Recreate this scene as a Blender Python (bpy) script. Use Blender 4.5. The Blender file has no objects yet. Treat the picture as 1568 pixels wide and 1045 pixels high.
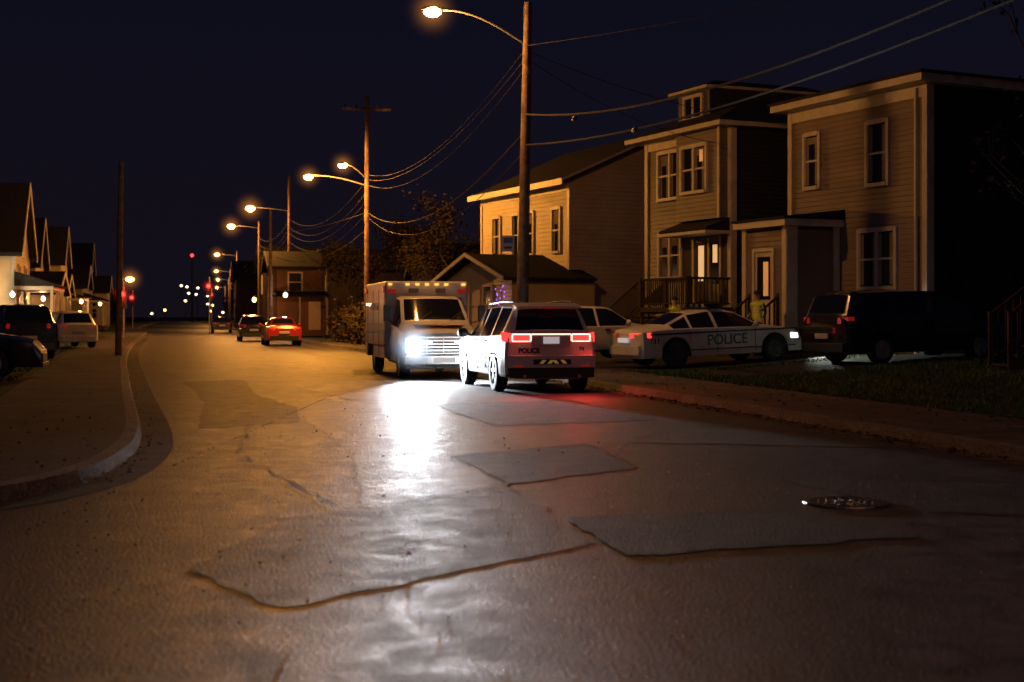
import bpy, bmesh, math, random
from mathutils import Vector, Matrix, noise
random.seed(7)
sc=bpy.context.scene
sc.view_settings.view_transform='Standard'
try: sc.view_settings.look='None'
except Exception: pass
sc.view_settings.exposure=0
rad=math.radians
# ---------------------------------------------------------------- materials
def mat(name,col,rough=.6,metal=0,var=.15,vs=6,bump=0,bs=60,emit=None,es=0,coat=0,spec=.5):
    m=bpy.data.materials.new(name); m.use_nodes=True
    nt=m.node_tree; b=nt.nodes['Principled BSDF']; L=nt.links
    b.inputs['Roughness'].default_value=rough; b.inputs['Metallic'].default_value=metal
    b.inputs['Specular IOR Level'].default_value=spec
    b.inputs['Coat Weight'].default_value=coat
    b.inputs['Base Color'].default_value=(*col,1)
    tc=nt.nodes.new('ShaderNodeTexCoord')
    if var>0:
        n=nt.nodes.new('ShaderNodeTexNoise'); n.inputs['Scale'].default_value=vs; n.inputs['Detail'].default_value=6
        L.new(tc.outputs['Object'],n.inputs['Vector'])
        r=nt.nodes.new('ShaderNodeValToRGB'); r.color_ramp.elements[0].position=.3; r.color_ramp.elements[1].position=.7
        r.color_ramp.elements[0].color=(*[c*(1-var) for c in col],1); r.color_ramp.elements[1].color=(*[min(1,c*(1+var)) for c in col],1)
        L.new(n.outputs['Fac'],r.inputs['Fac']); L.new(r.outputs['Color'],b.inputs['Base Color'])
    if bump>0:
        n2=nt.nodes.new('ShaderNodeTexNoise'); n2.inputs['Scale'].default_value=bs; n2.inputs['Detail'].default_value=5
        L.new(tc.outputs['Object'],n2.inputs['Vector'])
        bp=nt.nodes.new('ShaderNodeBump'); bp.inputs['Strength'].default_value=bump; bp.inputs['Distance'].default_value=.02
        L.new(n2.outputs['Fac'],bp.inputs['Height']); L.new(bp.outputs['Normal'],b.inputs['Normal'])
    if emit:
        b.inputs['Emission Color'].default_value=(*emit,1); b.inputs['Emission Strength'].default_value=es
    return m
def asphalt(name,lo,hi,rough,big=.35,bump=.5,spec=.4,wear=.35):
    m=bpy.data.materials.new(name); m.use_nodes=True
    nt=m.node_tree; b=nt.nodes['Principled BSDF']; L=nt.links; N=nt.nodes.new
    b.inputs['Specular IOR Level'].default_value=spec
    tc=N('ShaderNodeTexCoord')
    n1=N('ShaderNodeTexNoise'); n1.inputs['Scale'].default_value=big; n1.inputs['Detail'].default_value=10; n1.inputs['Roughness'].default_value=.72
    n2=N('ShaderNodeTexNoise'); n2.inputs['Scale'].default_value=30; n2.inputs['Detail'].default_value=5; n2.inputs['Roughness'].default_value=.75
    n3=N('ShaderNodeTexVoronoi'); n3.inputs['Scale'].default_value=60
    n4=N('ShaderNodeTexNoise'); n4.inputs['Scale'].default_value=3.2; n4.inputs['Detail'].default_value=8; n4.inputs['Roughness'].default_value=.7; n4.inputs['Distortion'].default_value=.6
    for n in (n1,n2,n3,n4): L.new(tc.outputs['Object'],n.inputs['Vector'])
    r=N('ShaderNodeValToRGB'); r.color_ramp.elements[0].position=.36; r.color_ramp.elements[1].position=.64
    r.color_ramp.elements[0].color=(*lo,1); r.color_ramp.elements[1].color=(*hi,1)
    L.new(n1.outputs['Fac'],r.inputs['Fac'])
    def mul(a,fac,l,h,p0,p1):
        r2=N('ShaderNodeValToRGB'); r2.color_ramp.elements[0].position=p0; r2.color_ramp.elements[1].position=p1
        r2.color_ramp.elements[0].color=(l,l,l,1); r2.color_ramp.elements[1].color=(h,h*.97,h*.95,1)
        L.new(fac,r2.inputs['Fac'])
        mx=N('ShaderNodeMix'); mx.data_type='RGBA'; mx.blend_type='MULTIPLY'; mx.inputs['Factor'].default_value=1
        L.new(a,mx.inputs['A']); L.new(r2.outputs['Color'],mx.inputs['B']); return mx.outputs['Result']
    c=mul(r.outputs['Color'],n2.outputs['Fac'],.35,2.0,.36,.68)
    c=mul(c,n4.outputs['Fac'],1-wear,1+wear,.35,.65); L.new(c,b.inputs['Base Color'])
    mr=N('ShaderNodeMapRange'); mr.inputs['From Min'].default_value=.35; mr.inputs['From Max'].default_value=.65
    mr.inputs['To Min'].default_value=rough-.09; mr.inputs['To Max'].default_value=rough+.1
    L.new(n4.outputs['Fac'],mr.inputs['Value']); L.new(mr.outputs[0],b.inputs['Roughness'])
    ad=N('ShaderNodeMath'); ad.operation='ADD'; L.new(n2.outputs['Fac'],ad.inputs[0]); L.new(n3.outputs['Distance'],ad.inputs[1])
    bp=N('ShaderNodeBump'); bp.inputs['Strength'].default_value=bump; bp.inputs['Distance'].default_value=.014
    L.new(ad.outputs[0],bp.inputs['Height']); L.new(bp.outputs['Normal'],b.inputs['Normal'])
    return m
M_asph=asphalt('asphalt',(.03,.025,.027),(.058,.05,.05),.53,.45,.55,.36,.42)
M_asph2=asphalt('asphalt_dark_patch',(.013,.0118,.0135),(.024,.021,.023),.64,.9,.8,.25,.3)
M_asph3=asphalt('asphalt_mid_patch',(.022,.019,.0205),(.04,.035,.037),.58,.6,.7,.3,.42)
M_drive=asphalt('driveway_asphalt',(.018,.017,.018),(.032,.03,.03),.75,.4,.6,.25)
M_walk=asphalt('sidewalk_concrete',(.055,.045,.04),(.09,.076,.068),.85,.7,.5,.2)
M_kerb=asphalt('kerb_concrete',(.08,.07,.062),(.16,.145,.13),.8,1.8,.6,.25)
M_lawn=mat('lawn',(.02,.028,.011),.9,var=.4,vs=2,bump=.8,bs=25,spec=.2)
M_earth=mat('earth',(.03,.028,.024),.95,var=.3,vs=.4,spec=.2)
M_tar=mat('tar_seam',(.01,.01,.011),.6,var=.2,spec=.25)
M_iron=mat('cast_iron',(.12,.11,.1),.28,.8,var=.3,vs=30,bump=.4,bs=50)
M_blade=mat('grass_blade',(.055,.12,.022),.7,var=.5,vs=3,spec=.2)
M_leaf=mat('dead_leaf',(.2,.1,.035),.7,var=.5,vs=4,spec=.2)
M_pebble=mat('pebble',(.16,.145,.13),.7,var=.4,vs=9,spec=.3)
M_side3=mat('siding_taupe',(.165,.125,.115),.6,var=.14,vs=.9)
M_side2=mat('siding_grey_blue',(.12,.1,.105),.6,var=.14,vs=.9)
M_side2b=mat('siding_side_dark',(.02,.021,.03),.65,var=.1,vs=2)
M_bay=mat('siding_bay',(.2,.16,.145),.6,var=.1,vs=2)
M_side1=mat('siding_cream',(.5,.39,.25),.6,var=.12,vs=1.2)
M_side1s=mat('siding_tan',(.36,.28,.25),.65,var=.1,vs=1.5)
M_sidew=mat('siding_white',(.5,.44,.38),.6,var=.12,vs=1.5)
M_sider=mat('siding_red',(.075,.03,.024),.65,var=.2,vs=2)
M_sidet=mat('siding_olive',(.2,.18,.11),.65,var=.15,vs=1.4)
M_dull=mat('siding_dull_brown',(.03,.022,.02),.75,var=.2,vs=2,spec=.2)
M_trim=mat('trim_paint',(.46,.4,.35),.5,var=.15,vs=3)
M_found=mat('foundation_concrete',(.1,.095,.09),.9,var=.2,vs=3)
M_roof=mat('roof_shingles',(.02,.02,.024),.92,var=.3,vs=9,bump=.6,bs=25,spec=.15)
M_wglass=mat('window_glass',(.012,.014,.02),.08,var=0,spec=.7)
M_curt=mat('curtain',(.2,.16,.13),.85,var=.2,vs=12)
M_lit=mat('lit_glass_and_reflection',(.8,.5,.25),.4,var=.35,vs=3,emit=(1,.42,.12),es=.32)  # lit panes, and the painted reflection in the bay window
M_litw=mat('lit_porch_glass',(.8,.7,.5),.4,var=.3,vs=3,emit=(1,.6,.26),es=.6)
M_wood=mat('weathered_wood',(.12,.08,.055),.85,var=.45,vs=5,bump=.7,bs=14,spec=.2)
M_deck=mat('deck_wood',(.05,.032,.025),.8,var=.3,vs=8,spec=.2)
M_wire=mat('cable_black',(.045,.034,.026),.7,var=.1,spec=.15)
M_metal=mat('galvanised_steel',(.3,.28,.26),.45,.7,var=.15)
M_dark=mat('black_plastic',(.012,.012,.013),.5,var=.1)
M_tire=mat('tyre_rubber',(.016,.016,.016),.75,var=.2,vs=20)
M_rim=mat('alloy_rim',(.5,.5,.5),.3,.8,var=.05)
M_rimd=mat('steel_rim_dark',(.07,.07,.07),.4,.6,var=.05)
M_white=mat('white_car_paint',(.6,.57,.53),.32,var=.09,vs=2.5,coat=.4)
M_blackp=mat('black_car_paint',(.012,.013,.018),.2,var=.05,coat=1)
M_redp=mat('red_car_paint',(.3,.025,.02),.25,var=.05,coat=.8)
M_navy=mat('navy_decal',(.01,.014,.04),.35,var=.05)
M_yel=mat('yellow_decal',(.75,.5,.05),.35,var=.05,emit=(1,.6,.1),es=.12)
M_orange=mat('orange_decal',(.7,.2,.03),.4,var=.05)
M_cglass=mat('car_glass',(.008,.009,.013),.06,var=0,spec=.8)
M_chrome=mat('chrome',(.75,.75,.75),.18,1,var=.03)
M_redoff=mat('red_lens',(.35,.015,.012),.2,var=.05,emit=(1,.03,.02),es=.15,coat=1)
M_redon=mat('red_led_lit',(.8,.03,.03),.3,var=0,emit=(1,.045,.04),es=1.8)
M_redhot=mat('red_led_core',(1,.3,.2),.3,var=0,emit=(1,.22,.16),es=7)
M_redfar=mat('red_signal_lit',(.8,.02,.02),.3,var=0,emit=(1,.02,.015),es=9)
M_head=mat('headlamp_lit',(1,1,1),.2,var=0,emit=(.84,.93,1),es=150)
M_headlow=mat('headlamp_dim',(1,1,1),.2,var=0,emit=(.95,.95,1),es=5)
M_headoff=mat('headlamp_glass',(.35,.35,.36),.12,.4,var=.1,coat=1)
M_amber=mat('amber_marker_lit',(1,.5,.1),.3,var=0,emit=(1,.4,.06),es=2.2)
M_lamp=mat('sodium_lens_lit',(1,.7,.3),.3,var=0,emit=(1,.6,.18),es=14)
M_lampf=mat('sodium_lens_far',(1,.7,.3),.3,var=0,emit=(1,.48,.12),es=9)
M_wlamp=mat('white_lens_far',(1,.9,.8),.3,var=0,emit=(1,.8,.5),es=4)
M_violet=mat('violet_string_bulbs',(.3,.1,.9),.3,var=0,emit=(.3,.12,1),es=3)
M_plate=mat('licence_plate',(.7,.7,.7),.4,var=.1,vs=40,emit=(1,.9,.9),es=.35)
M_hivis=mat('hivis_fabric',(.6,.72,.05),.75,var=.12,vs=15)
M_uni=mat('dark_uniform',(.02,.022,.03),.85,var=.2)
M_skin=mat('skin',(.48,.3,.22),.55,var=.05)
M_refl=mat('reflective_tape',(.7,.7,.68),.3,var=.03)
M_bark=mat('bark',(.04,.032,.028),.9,var=.3,vs=8,bump=.8,bs=20,spec=.2)
M_fol=mat('dark_foliage',(.03,.028,.014),.85,var=.5,vs=1.5,spec=.15)
M_leafd=mat('dull_leaf',(.06,.032,.016),.8,var=.5,vs=4,spec=.15)
M_sign=mat('sign_face',(.4,.36,.34),.45,var=.05)
M_signb=mat('sign_blue',(.03,.05,.2),.45,var=.05)
def bloom_mat(name,col,R,s):  # self-glowing volume that paints lens bloom, no real haze
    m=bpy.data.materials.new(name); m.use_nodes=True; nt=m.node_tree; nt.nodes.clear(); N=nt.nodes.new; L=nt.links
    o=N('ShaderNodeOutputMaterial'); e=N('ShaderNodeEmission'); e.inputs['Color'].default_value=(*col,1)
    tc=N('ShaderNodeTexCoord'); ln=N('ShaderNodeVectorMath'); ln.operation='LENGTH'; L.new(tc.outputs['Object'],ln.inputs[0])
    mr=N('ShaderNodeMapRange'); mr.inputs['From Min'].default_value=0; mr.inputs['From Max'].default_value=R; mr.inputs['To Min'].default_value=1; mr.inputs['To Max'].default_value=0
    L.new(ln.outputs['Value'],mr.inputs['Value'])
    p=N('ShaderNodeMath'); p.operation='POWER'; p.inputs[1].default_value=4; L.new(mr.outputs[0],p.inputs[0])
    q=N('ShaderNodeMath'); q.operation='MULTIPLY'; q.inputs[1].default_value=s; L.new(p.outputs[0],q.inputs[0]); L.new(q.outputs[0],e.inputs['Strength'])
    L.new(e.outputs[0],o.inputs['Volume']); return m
M_mist=bloom_mat('painted_bloom_amber',(1,.36,.06),.9,1.3); M_bloomf=bloom_mat('painted_bloom_amber_far',(1,.33,.05),1.5,.8)
M_bloomw=bloom_mat('painted_bloom_white',(.6,.78,1),.8,8); M_bloomr=bloom_mat('painted_bloom_red',(1,.03,.02),.8,1.8)
# ---------------------------------------------------------------- mesh builder
class MB:
    def __init__(s): s.v=[];s.f=[];s.m=[];s.mats=[]
    def mi(s,m):
        if m not in s.mats: s.mats.append(m)
        return s.mats.index(m)
    def add(s,vs,fs,m):
        o=len(s.v); s.v+= [tuple(v) for v in vs]; k=s.mi(m)
        for f in fs: s.f.append([i+o for i in f]); s.m.append(k)
    def box(s,x0,x1,y0,y1,z0,z1,m):
        s.hexa([(x0,y0,z0),(x1,y0,z0),(x1,y1,z0),(x0,y1,z0),(x0,y0,z1),(x1,y0,z1),(x1,y1,z1),(x0,y1,z1)],m)
    def hexa(s,v,m): s.add(v,[(0,3,2,1),(4,5,6,7),(0,1,5,4),(1,2,6,5),(2,3,7,6),(3,0,4,7)],m)
    def tube(s,pts,r,m,n=8):
        pts=[Vector(p) for p in pts]; rs=r if isinstance(r,(list,tuple)) else [r]*len(pts)
        vs=[];up=None
        for i,p in enumerate(pts):
            d=(pts[min(i+1,len(pts)-1)]-pts[max(i-1,0)]).normalized()
            if up is None: up=Vector((0,0,1)) if abs(d.z)<.9 else Vector((1,0,0))
            a=(up-d*up.dot(d)).normalized(); up=a; b=d.cross(a)
            for k in range(n):
                t=2*math.pi*k/n; vs.append(p+(a*math.cos(t)+b*math.sin(t))*rs[i])
        fs=[]
        for i in range(len(pts)-1):
            for k in range(n):
                k2=(k+1)%n; fs.append((i*n+k,i*n+k2,(i+1)*n+k2,(i+1)*n+k))
        fs.append(tuple(range(n))[::-1]); fs.append(tuple(range((len(pts)-1)*n,len(pts)*n)))
        s.add(vs,fs,m)
    def lathe(s,prof,c,axis,m,n=20):
        vs=[];c=Vector(c)
        for (r,h) in prof:
            for k in range(n):
                t=2*math.pi*k/n; a,b=r*math.cos(t),r*math.sin(t)
                vs.append(c+Vector({'x':(h,a,b),'y':(a,h,b),'z':(a,b,h)}[axis]))
        fs=[]
        for i in range(len(prof)-1):
            for k in range(n):
                k2=(k+1)%n; fs.append((i*n+k,i*n+k2,(i+1)*n+k2,(i+1)*n+k))
        fs.append(tuple(range(n))[::-1]); fs.append(tuple(range((len(prof)-1)*n,len(prof)*n)))
        s.add(vs,fs,m)
    def ell(s,c,r,m,n=12,k=8):
        vs=[];fs=[]
        for i in range(k+1):
            t=math.pi*(i+.001)/(k+.002)
            for j in range(n):
                u=2*math.pi*j/n
                vs.append((c[0]+r[0]*math.sin(t)*math.cos(u),c[1]+r[1]*math.sin(t)*math.sin(u),c[2]+r[2]*math.cos(t)))
        for i in range(k):
            for j in range(n):
                j2=(j+1)%n; fs.append((i*n+j,i*n+j2,(i+1)*n+j2,(i+1)*n+j))
        s.add(vs,fs,m)
    def build(s,name,parent=None,smooth=None,bevel=0,recalc=True,loc=None,rotz=0):
        me=bpy.data.meshes.new(name); me.from_pydata(s.v,[],s.f)
        for m in s.mats: me.materials.append(m)
        me.polygons.foreach_set('material_index',s.m)
        if recalc:
            bm=bmesh.new(); bm.from_mesh(me); bmesh.ops.recalc_face_normals(bm,faces=bm.faces); bm.to_mesh(me); bm.free()
        if smooth:
            me.polygons.foreach_set('use_smooth',[True]*len(me.polygons)); me.set_sharp_from_angle(angle=rad(smooth))
        me.update()
        o=bpy.data.objects.new(name,me); sc.collection.objects.link(o)
        if parent: o.parent=parent
        if loc: o.location=loc
        o.rotation_euler.z=rotz
        if bevel:
            b=o.modifiers.new('bevel','BEVEL'); b.width=bevel; b.segments=2; b.limit_method='ANGLE'
        return o
def bloomball(parent,loc,R,m,name='painted_bloom'):  # glowing sphere added around a lamp in place of lens bloom
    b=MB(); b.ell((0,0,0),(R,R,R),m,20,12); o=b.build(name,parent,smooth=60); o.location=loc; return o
def empty(name,loc=(0,0,0),rotz=0,pitch=0):
    e=bpy.data.objects.new(name,None); sc.collection.objects.link(e)
    e.location=loc; e.rotation_euler=(0,-pitch,rotz); e.empty_display_size=.3
    return e
def light(name,kind,loc,power,col,parent=None,**k):
    l=bpy.data.lights.new(name,kind); l.energy=power; l.color=col
    for a,b in k.items():
        if a!='dir': setattr(l,a,b)
    o=bpy.data.objects.new(name,l); sc.collection.objects.link(o); o.location=loc
    if 'dir' in k: o.rotation_euler=Vector(k['dir']).to_track_quat('-Z','Y').to_euler()
    if parent: o.parent=parent
    return o
def text(name,s,size,m,parent,mtx,ext=.004):
    c=bpy.data.curves.new(name,'FONT'); c.body=s; c.size=size; c.extrude=ext; c.align_x='CENTER'; c.align_y='CENTER'; c.offset=.006
    c.materials.append(m); o=bpy.data.objects.new(name,c); sc.collection.objects.link(o); o.parent=parent; o.matrix_local=mtx
    return o
# ---------------------------------------------------------------- ground
def catmull(P,n=6):
    out=[];P=[Vector(p) for p in P]
    for i in range(len(P)-1):
        p0=P[max(i-1,0)];p1=P[i];p2=P[i+1];p3=P[min(i+2,len(P)-1)]
        for k in range(n):
            t=k/n
            out.append(.5*((2*p1)+(-p0+p2)*t+(2*p0-5*p1+4*p2-p3)*t*t+(-p0+3*p1-3*p2+p3)*t**3))
    out.append(P[-1]); return out
RX=[(-30,15.8),(-10,11.1),(0,8.75),(10,6.4),(20,4.05),(28.4,2.08),(37,.05),(50,-3.3),(70,-8.9),(95,-15.4),(120,-21.6),(200,-41),(400,-88),(700,-158)]
def rx(y):
    for i in range(len(RX)-1):
        if y<=RX[i+1][0]:
            t=(y-RX[i][0])/(RX[i+1][0]-RX[i][0]); return RX[i][1]+t*(RX[i+1][1]-RX[i][1])
    return RX[-1][1]
Rk=[Vector((x,y)) for y,x in RX]
Rk2=[]
for i in range(len(Rk)-1):
    for k in range(5): Rk2.append(Rk[i].lerp(Rk[i+1],k/5))
Rk2.append(Rk[-1]); Rk=Rk2
Lk=catmull([(-60,2.5),(-40,4.5),(-20,6.8),(-10,8.5),(-6.2,9.7),(-4.7,10.7),(-4.1,11.6),(-3.88,12.6),(-3.87,13.6),(-4.07,15.2),(-4.38,16.75),(-5.17,19.8),(-6.95,26.1),(-9.78,36.3),(-13.6,50.3),(-19.3,72.6),(-33.5,130.7),(-52,200),(-99,400),(-169,700)],5)
def offs(P,d):
    o=[]
    for i,p in enumerate(P):
        t=(P[min(i+1,len(P)-1)]-P[max(i-1,0)]).normalized(); o.append(p+Vector((t.y,-t.x))*d)
    return o
def strip(mb,P,d0,d1,z0,z1,m):
    A=offs(P,d0);B=offs(P,d1);n=len(P)
    vs=[(a.x,a.y,z0) for a in A]+[(b.x,b.y,z1) for b in B]
    mb.add(vs,[(i,i+1,n+i+1,n+i) for i in range(n-1)],m)
def hz(d):
    t=max(0,min(1,(d-3)/8)); return .13+.37*t*t*(3-2*t)
def Z(x,y): 
    d=(x-rx(y))*.973
    return hz(d) if d>0 else 0
def poly(name,pts,z,m,parent=None):
    bm=bmesh.new(); f=bm.faces.new([bm.verts.new((p[0],p[1],z)) for p in pts]); bmesh.ops.triangulate(bm,faces=[f])
    for f in bm.faces:
        if f.normal.z<0: f.normal_flip()
    me=bpy.data.meshes.new(name); bm.to_mesh(me); bm.free(); me.materials.append(m)
    o=bpy.data.objects.new(name,me); sc.collection.objects.link(o)
    if parent:o.parent=parent
    return o
poly('ground',[(-1500,-300),(1500,-300),(1500,2500),(-1500,2500)],-.03,M_earth)
poly('road',[(p.x,p.y) for p in Rk]+[(p.x,p.y) for p in reversed(Lk)]+[(-60,-30)],0,M_asph)
kb=MB()
strip(kb,Rk,-.0,.05,0,.12,M_kerb); strip(kb,Rk,.05,.2,.12,.132,M_kerb)
kb.build('kerb',recalc=False)
kb=MB(); strip(kb,Lk,0,-.05,0,.12,M_kerb); strip(kb,Lk,-.05,-.2,.12,.132,M_kerb); 
kb.build('kerb',recalc=False)
gt=MB(); strip(gt,Lk,.38,0,.004,.004,M_walk); strip(gt,Rk,-.3,0,.004,.004,M_walk); gt.build('gutter',recalc=False)
w=MB(); strip(w,Rk,.2,2.45,.13,.13,M_walk); w.build('sidewalk',recalc=False)
w=MB(); strip(w,Lk,-.2,-2.2,.13,.13,M_walk); w.build('sidewalk',recalc=False)
jn=MB()
def joints(P,d0,d1,z,step):
    A=offs(P,d0);B=offs(P,d1); acc=0
    for i in range(len(P)-1):
        L=(P[i+1]-P[i]).length; s=step-acc
        while s<L:
            a=A[i].lerp(A[i+1],s/L); b=B[i].lerp(B[i+1],s/L); t=(P[i+1]-P[i]).normalized()*.012
            if -2<a.y<90: jn.add([(a.x-t.x,a.y-t.y,z),(b.x-t.x,b.y-t.y,z),(b.x+t.x,b.y+t.y,z),(a.x+t.x,a.y+t.y,z)],[(0,1,2,3)],M_tar)
            s+=step
        acc=(acc+L)%step
joints(Rk,.2,2.4,.135,1.6); joints(Lk,-.2,-2.15,.135,1.6)
jn.build('sidewalk_joints',recalc=False)
poly('lawn',[(p.x,p.y) for p in offs(Lk,-.12)]+[(-700,700),(-700,2.5)],.115,M_lawn)
lw=MB(); ds=[2.45,3,4,5,6,7,8,9,10,11,30,400]
for a,b in zip(ds,ds[1:]): strip(lw,Rk,a,b,hz(a),hz(b),M_lawn)
lw.build('lawn',recalc=False)
A_=Vector((-.41,.912)); N_=Vector((.912,.41))
def drive(o,n0,n1,a0,a1,name='driveway'):
    mb=MB(); o=Vector(o); k=24; vs=[]
    for i in range(k+1):
        for a in (a0,(a0+a1)/2,a1):
            p=o+N_*(n0+(n1-n0)*i/k)+A_*a; vs.append((p.x,p.y,Z(p.x,p.y)+.012 if (p.x-rx(p.y))*.973>.25 else .142))
    fs=[]
    for i in range(k):
        for j in range(2): fs.append((i*3+j,i*3+3+j,i*3+4+j,i*3+1+j))
    mb.add(vs,fs,M_drive); mb.build(name,recalc=False)
drive((3.35,36.3),-.6,6.5,-.9,7)
drive((7.96,33.6),-3.2,6,-.5,2.4)
def ldrive(p,w,L):
    mb=MB(); p=Vector(p); d=Vector((-.973,-.229)); t=Vector((-.229,.973))
    q=[p,p+t*w,p+t*w+d*L,p+d*L]; mb.add([(v.x,v.y,.139) for v in q],[(0,1,2,3)],M_drive); mb.build('driveway',recalc=False)
ldrive((-10.6,29),6,14); ldrive((-14.2,43),5,14); ldrive((-18.4,57),6,14)
def patch(pts,z,m):
    out=[]
    for i in range(len(pts)):
        a=Vector(pts[i]);b=Vector(pts[(i+1)%len(pts)]);n=max(2,int((b-a).length/.18)); nn=(b-a).normalized()
        for k in range(n):
            p=a.lerp(b,k/n)+Vector((-nn.y,nn.x))*random.uniform(-.045,.045); out.append((p.x,p.y))
    poly('asphalt_patch',out,z,m); return out
sm=MB()
def seam(pts,wd=.03,z=.012,m=None):
    P=[]
    for i in range(len(pts)-1):
        a=Vector(pts[i]);b=Vector(pts[i+1]);n=max(2,int((b-a).length/.2)); nn=(b-a).normalized()
        for k in range(n): P.append(a.lerp(b,k/n)+Vector((-nn.y,nn.x))*random.uniform(-.035,.035))
    P.append(Vector(pts[-1]))
    for i in range(len(P)-1):
        if random.random()<.12: continue
        d=(P[i+1]-P[i]).normalized(); q=Vector((-d.y,d.x))*wd*random.uniform(.3,1.3)
        sm.add([(P[i].x-q.x,P[i].y-q.y,z),(P[i].x+q.x,P[i].y+q.y,z),(P[i+1].x+q.x,P[i+1].y+q.y,z),(P[i+1].x-q.x,P[i+1].y-q.y,z)],[(0,1,2,3)],m or M_tar)
PA=[(-1.38,24.2),(1.02,25.7),(2.1,20.6),(-.21,19.45)]
PB=[(-.70,15.3),(.89,16.75),(1.25,14.1),(-.02,12.7)]
PC=[(.40,10.6),(1.98,10.9),(2.85,9.7),(1.9,9.3),(.76,8.9),(.59,9.4)]
PD=[(-7.6,32.6),(-6.3,33.6),(-5,27.5),(-3.5,23.3),(-3.0,20),(-4.2,19.0),(-5.2,24),(-6.2,28)]
PE=[(-1.7,10.5),(-1.18,11.27),(-.04,12.62),(.36,10.55),(.57,9.42),(-.36,8.27),(-1.2,7.3),(-1.9,8.4)]
patch(PA,.004,M_asph2);patch(PB,.004,M_asph2);patch(PC,.008,M_asph2);patch(PD,.004,M_asph3);patch(PE,.004,M_asph3)
patch([(2.4,13.2),(6.2,12.2),(5.6,10.2),(3.2,10.9)],.004,M_asph3)
patch([(-4.5,40),(-2.2,41),(-1.6,37),(-4,36)],.004,M_asph3)
patch([(2.2,19.2),(3.9,18.6),(4.4,16.2),(1.4,16.9)],.004,M_asph3)
for p in (PA+[PA[0]],PB+[PB[0]]): seam(p,.014)
seam([(-4.6,30),(-2.9,25.6),(-1.38,24.2)],.03); seam([(-1.18,11.27),(-.02,12.7)],.014); seam([(.6,9.4),(-.36,8.27)],.006)
seam([(-2.6,22.5),(0,20.2),(3.5,19.0)],.018); seam([(1.25,14.1),(4.6,13.4)],.012); seam([(-3,20.5),(-1.8,16),(-1.2,11.3)],.01); seam([(-8,45),(-3,33),(-1.5,26)],.03)
seam([(-1.38,11.2),(-3.0,15.6),(-4.0,22)],.02,.012,M_asph3); seam([(-.5,6),(.3,7.1),(2.2,7.6),(4.5,7.2)],.004); seam([(-9,60),(-5.5,48)],.05); seam([(-10,64),(-14,72)],.06)
seam([(3.6,24),(1.4,16.9),(.9,14)],.008); seam([(-2.3,9),(-3.6,10.4),(-5,9.6)],.006)
sm.build('road_tar_seams',recalc=False)
mh=MB(); mh.lathe([(.02,.012),(.28,.012),(.29,.016),(.34,.016),(.345,.004)],(2.68,11.4,0),'z',M_iron,28)
for a in range(12):
    for r in (.08,.15,.22):
        t=a*math.pi/6; x=2.68+r*math.cos(t);y=11.4+r*math.sin(t); mh.box(x-.012,x+.012,y-.012,y+.012,.012,.02,M_iron)
mh.build('manhole_cover')
pb=MB()
for i in range(500):
    y=5.2+22*random.random()**1.5; x=random.uniform(-.42*y,min(.42*y,rx(y)-.1)); x=max(x,-3.4 if y>9 else -9)
    s=random.uniform(.003,.009); pb.ell((x,y,s*.5+.003),(s,s*random.uniform(.7,1.2),s*.7),M_pebble,5,3)
pb.build('loose_gravel')
lf=MB()
def leaf(x,y,z,s=.05):
    a=random.random()*6.28; c,d=math.cos(a)*s,math.sin(a)*s; t=random.uniform(0,.03)
    lf.add([(x-c,y-d,z+.004),(x+d*.6,y-c*.6,z+.006+t),(x+c,y+d,z+.004),(x-d*.6,y+c*.6,z+.006+t)],[(0,1,2,3)],M_leaf if random.random()<.5 else M_leafd)
for i in range(1500):
    y=random.uniform(9,45); o=abs(random.gauss(0,.16)); leaf(rx(y)-o-.02,y,.01,random.uniform(.02,.045))
for i in range(900):
    y=random.uniform(11,36); d=random.choice([random.uniform(.2,2.6),2.45+abs(random.gauss(0,.5)),random.uniform(2.5,7)]); x=rx(y)+d; leaf(x,y,Z(x,y)+.01,random.uniform(.02,.05))
for i in range(200):
    k=random.randrange(35,len(Lk)-26); p=Lk[k].lerp(Lk[k+1],random.random()); 
    if random.random()<.4: q=offs([Lk[k],Lk[k+1]],abs(random.gauss(0,.12))+.02)[0]-Lk[k]; z=.012
    else: q=offs([Lk[k],Lk[k+1]],-random.uniform(.2,3))[0]-Lk[k]; z=.14
    p=p+q; leaf(p.x,p.y,z,random.uniform(.015,.035))
for i in range(80): leaf(random.uniform(-4,5),random.uniform(6,26),.01,random.uniform(.008,.02))
lf.build('fallen_leaves',recalc=False)
gr=MB()
for i in range(30000):
    y=random.uniform(13,37.5); d=2.45+9*random.random()**1.3; x=rx(y)+d/.973
    p=Vector((x,y)); q=p-Vector((3.35,36.3))
    if -.8<q.dot(N_) and q.dot(A_)>-.95: continue
    q=p-Vector((7.96,33.6))
    if -3.3<q.dot(N_)<6 and -.55<q.dot(A_)<2.45: continue
    z=Z(x,y); a=random.random()*6.28; h=random.uniform(.04,.1); s=.013
    gr.add([(x-s*math.cos(a),y-s*math.sin(a),z-.01),(x+s*math.cos(a),y+s*math.sin(a),z-.01),(x+random.uniform(-.05,.05),y+random.uniform(-.05,.05),z+h)],[(0,1,2)],M_blade)
for i in range(9000):
    k=random.randrange(38,len(Lk)-18); p=Lk[k].lerp(Lk[k+1],random.random())+Vector((-2.5-abs(random.gauss(0,3)),0))
    h=random.uniform(.04,.1); s=.014
    gr.add([(p.x-s,p.y,.11),(p.x+s,p.y,.11),(p.x+random.uniform(-.05,.05),p.y,.115+h)],[(0,1,2)],M_blade)
gr.build('grass',recalc=False)
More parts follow.
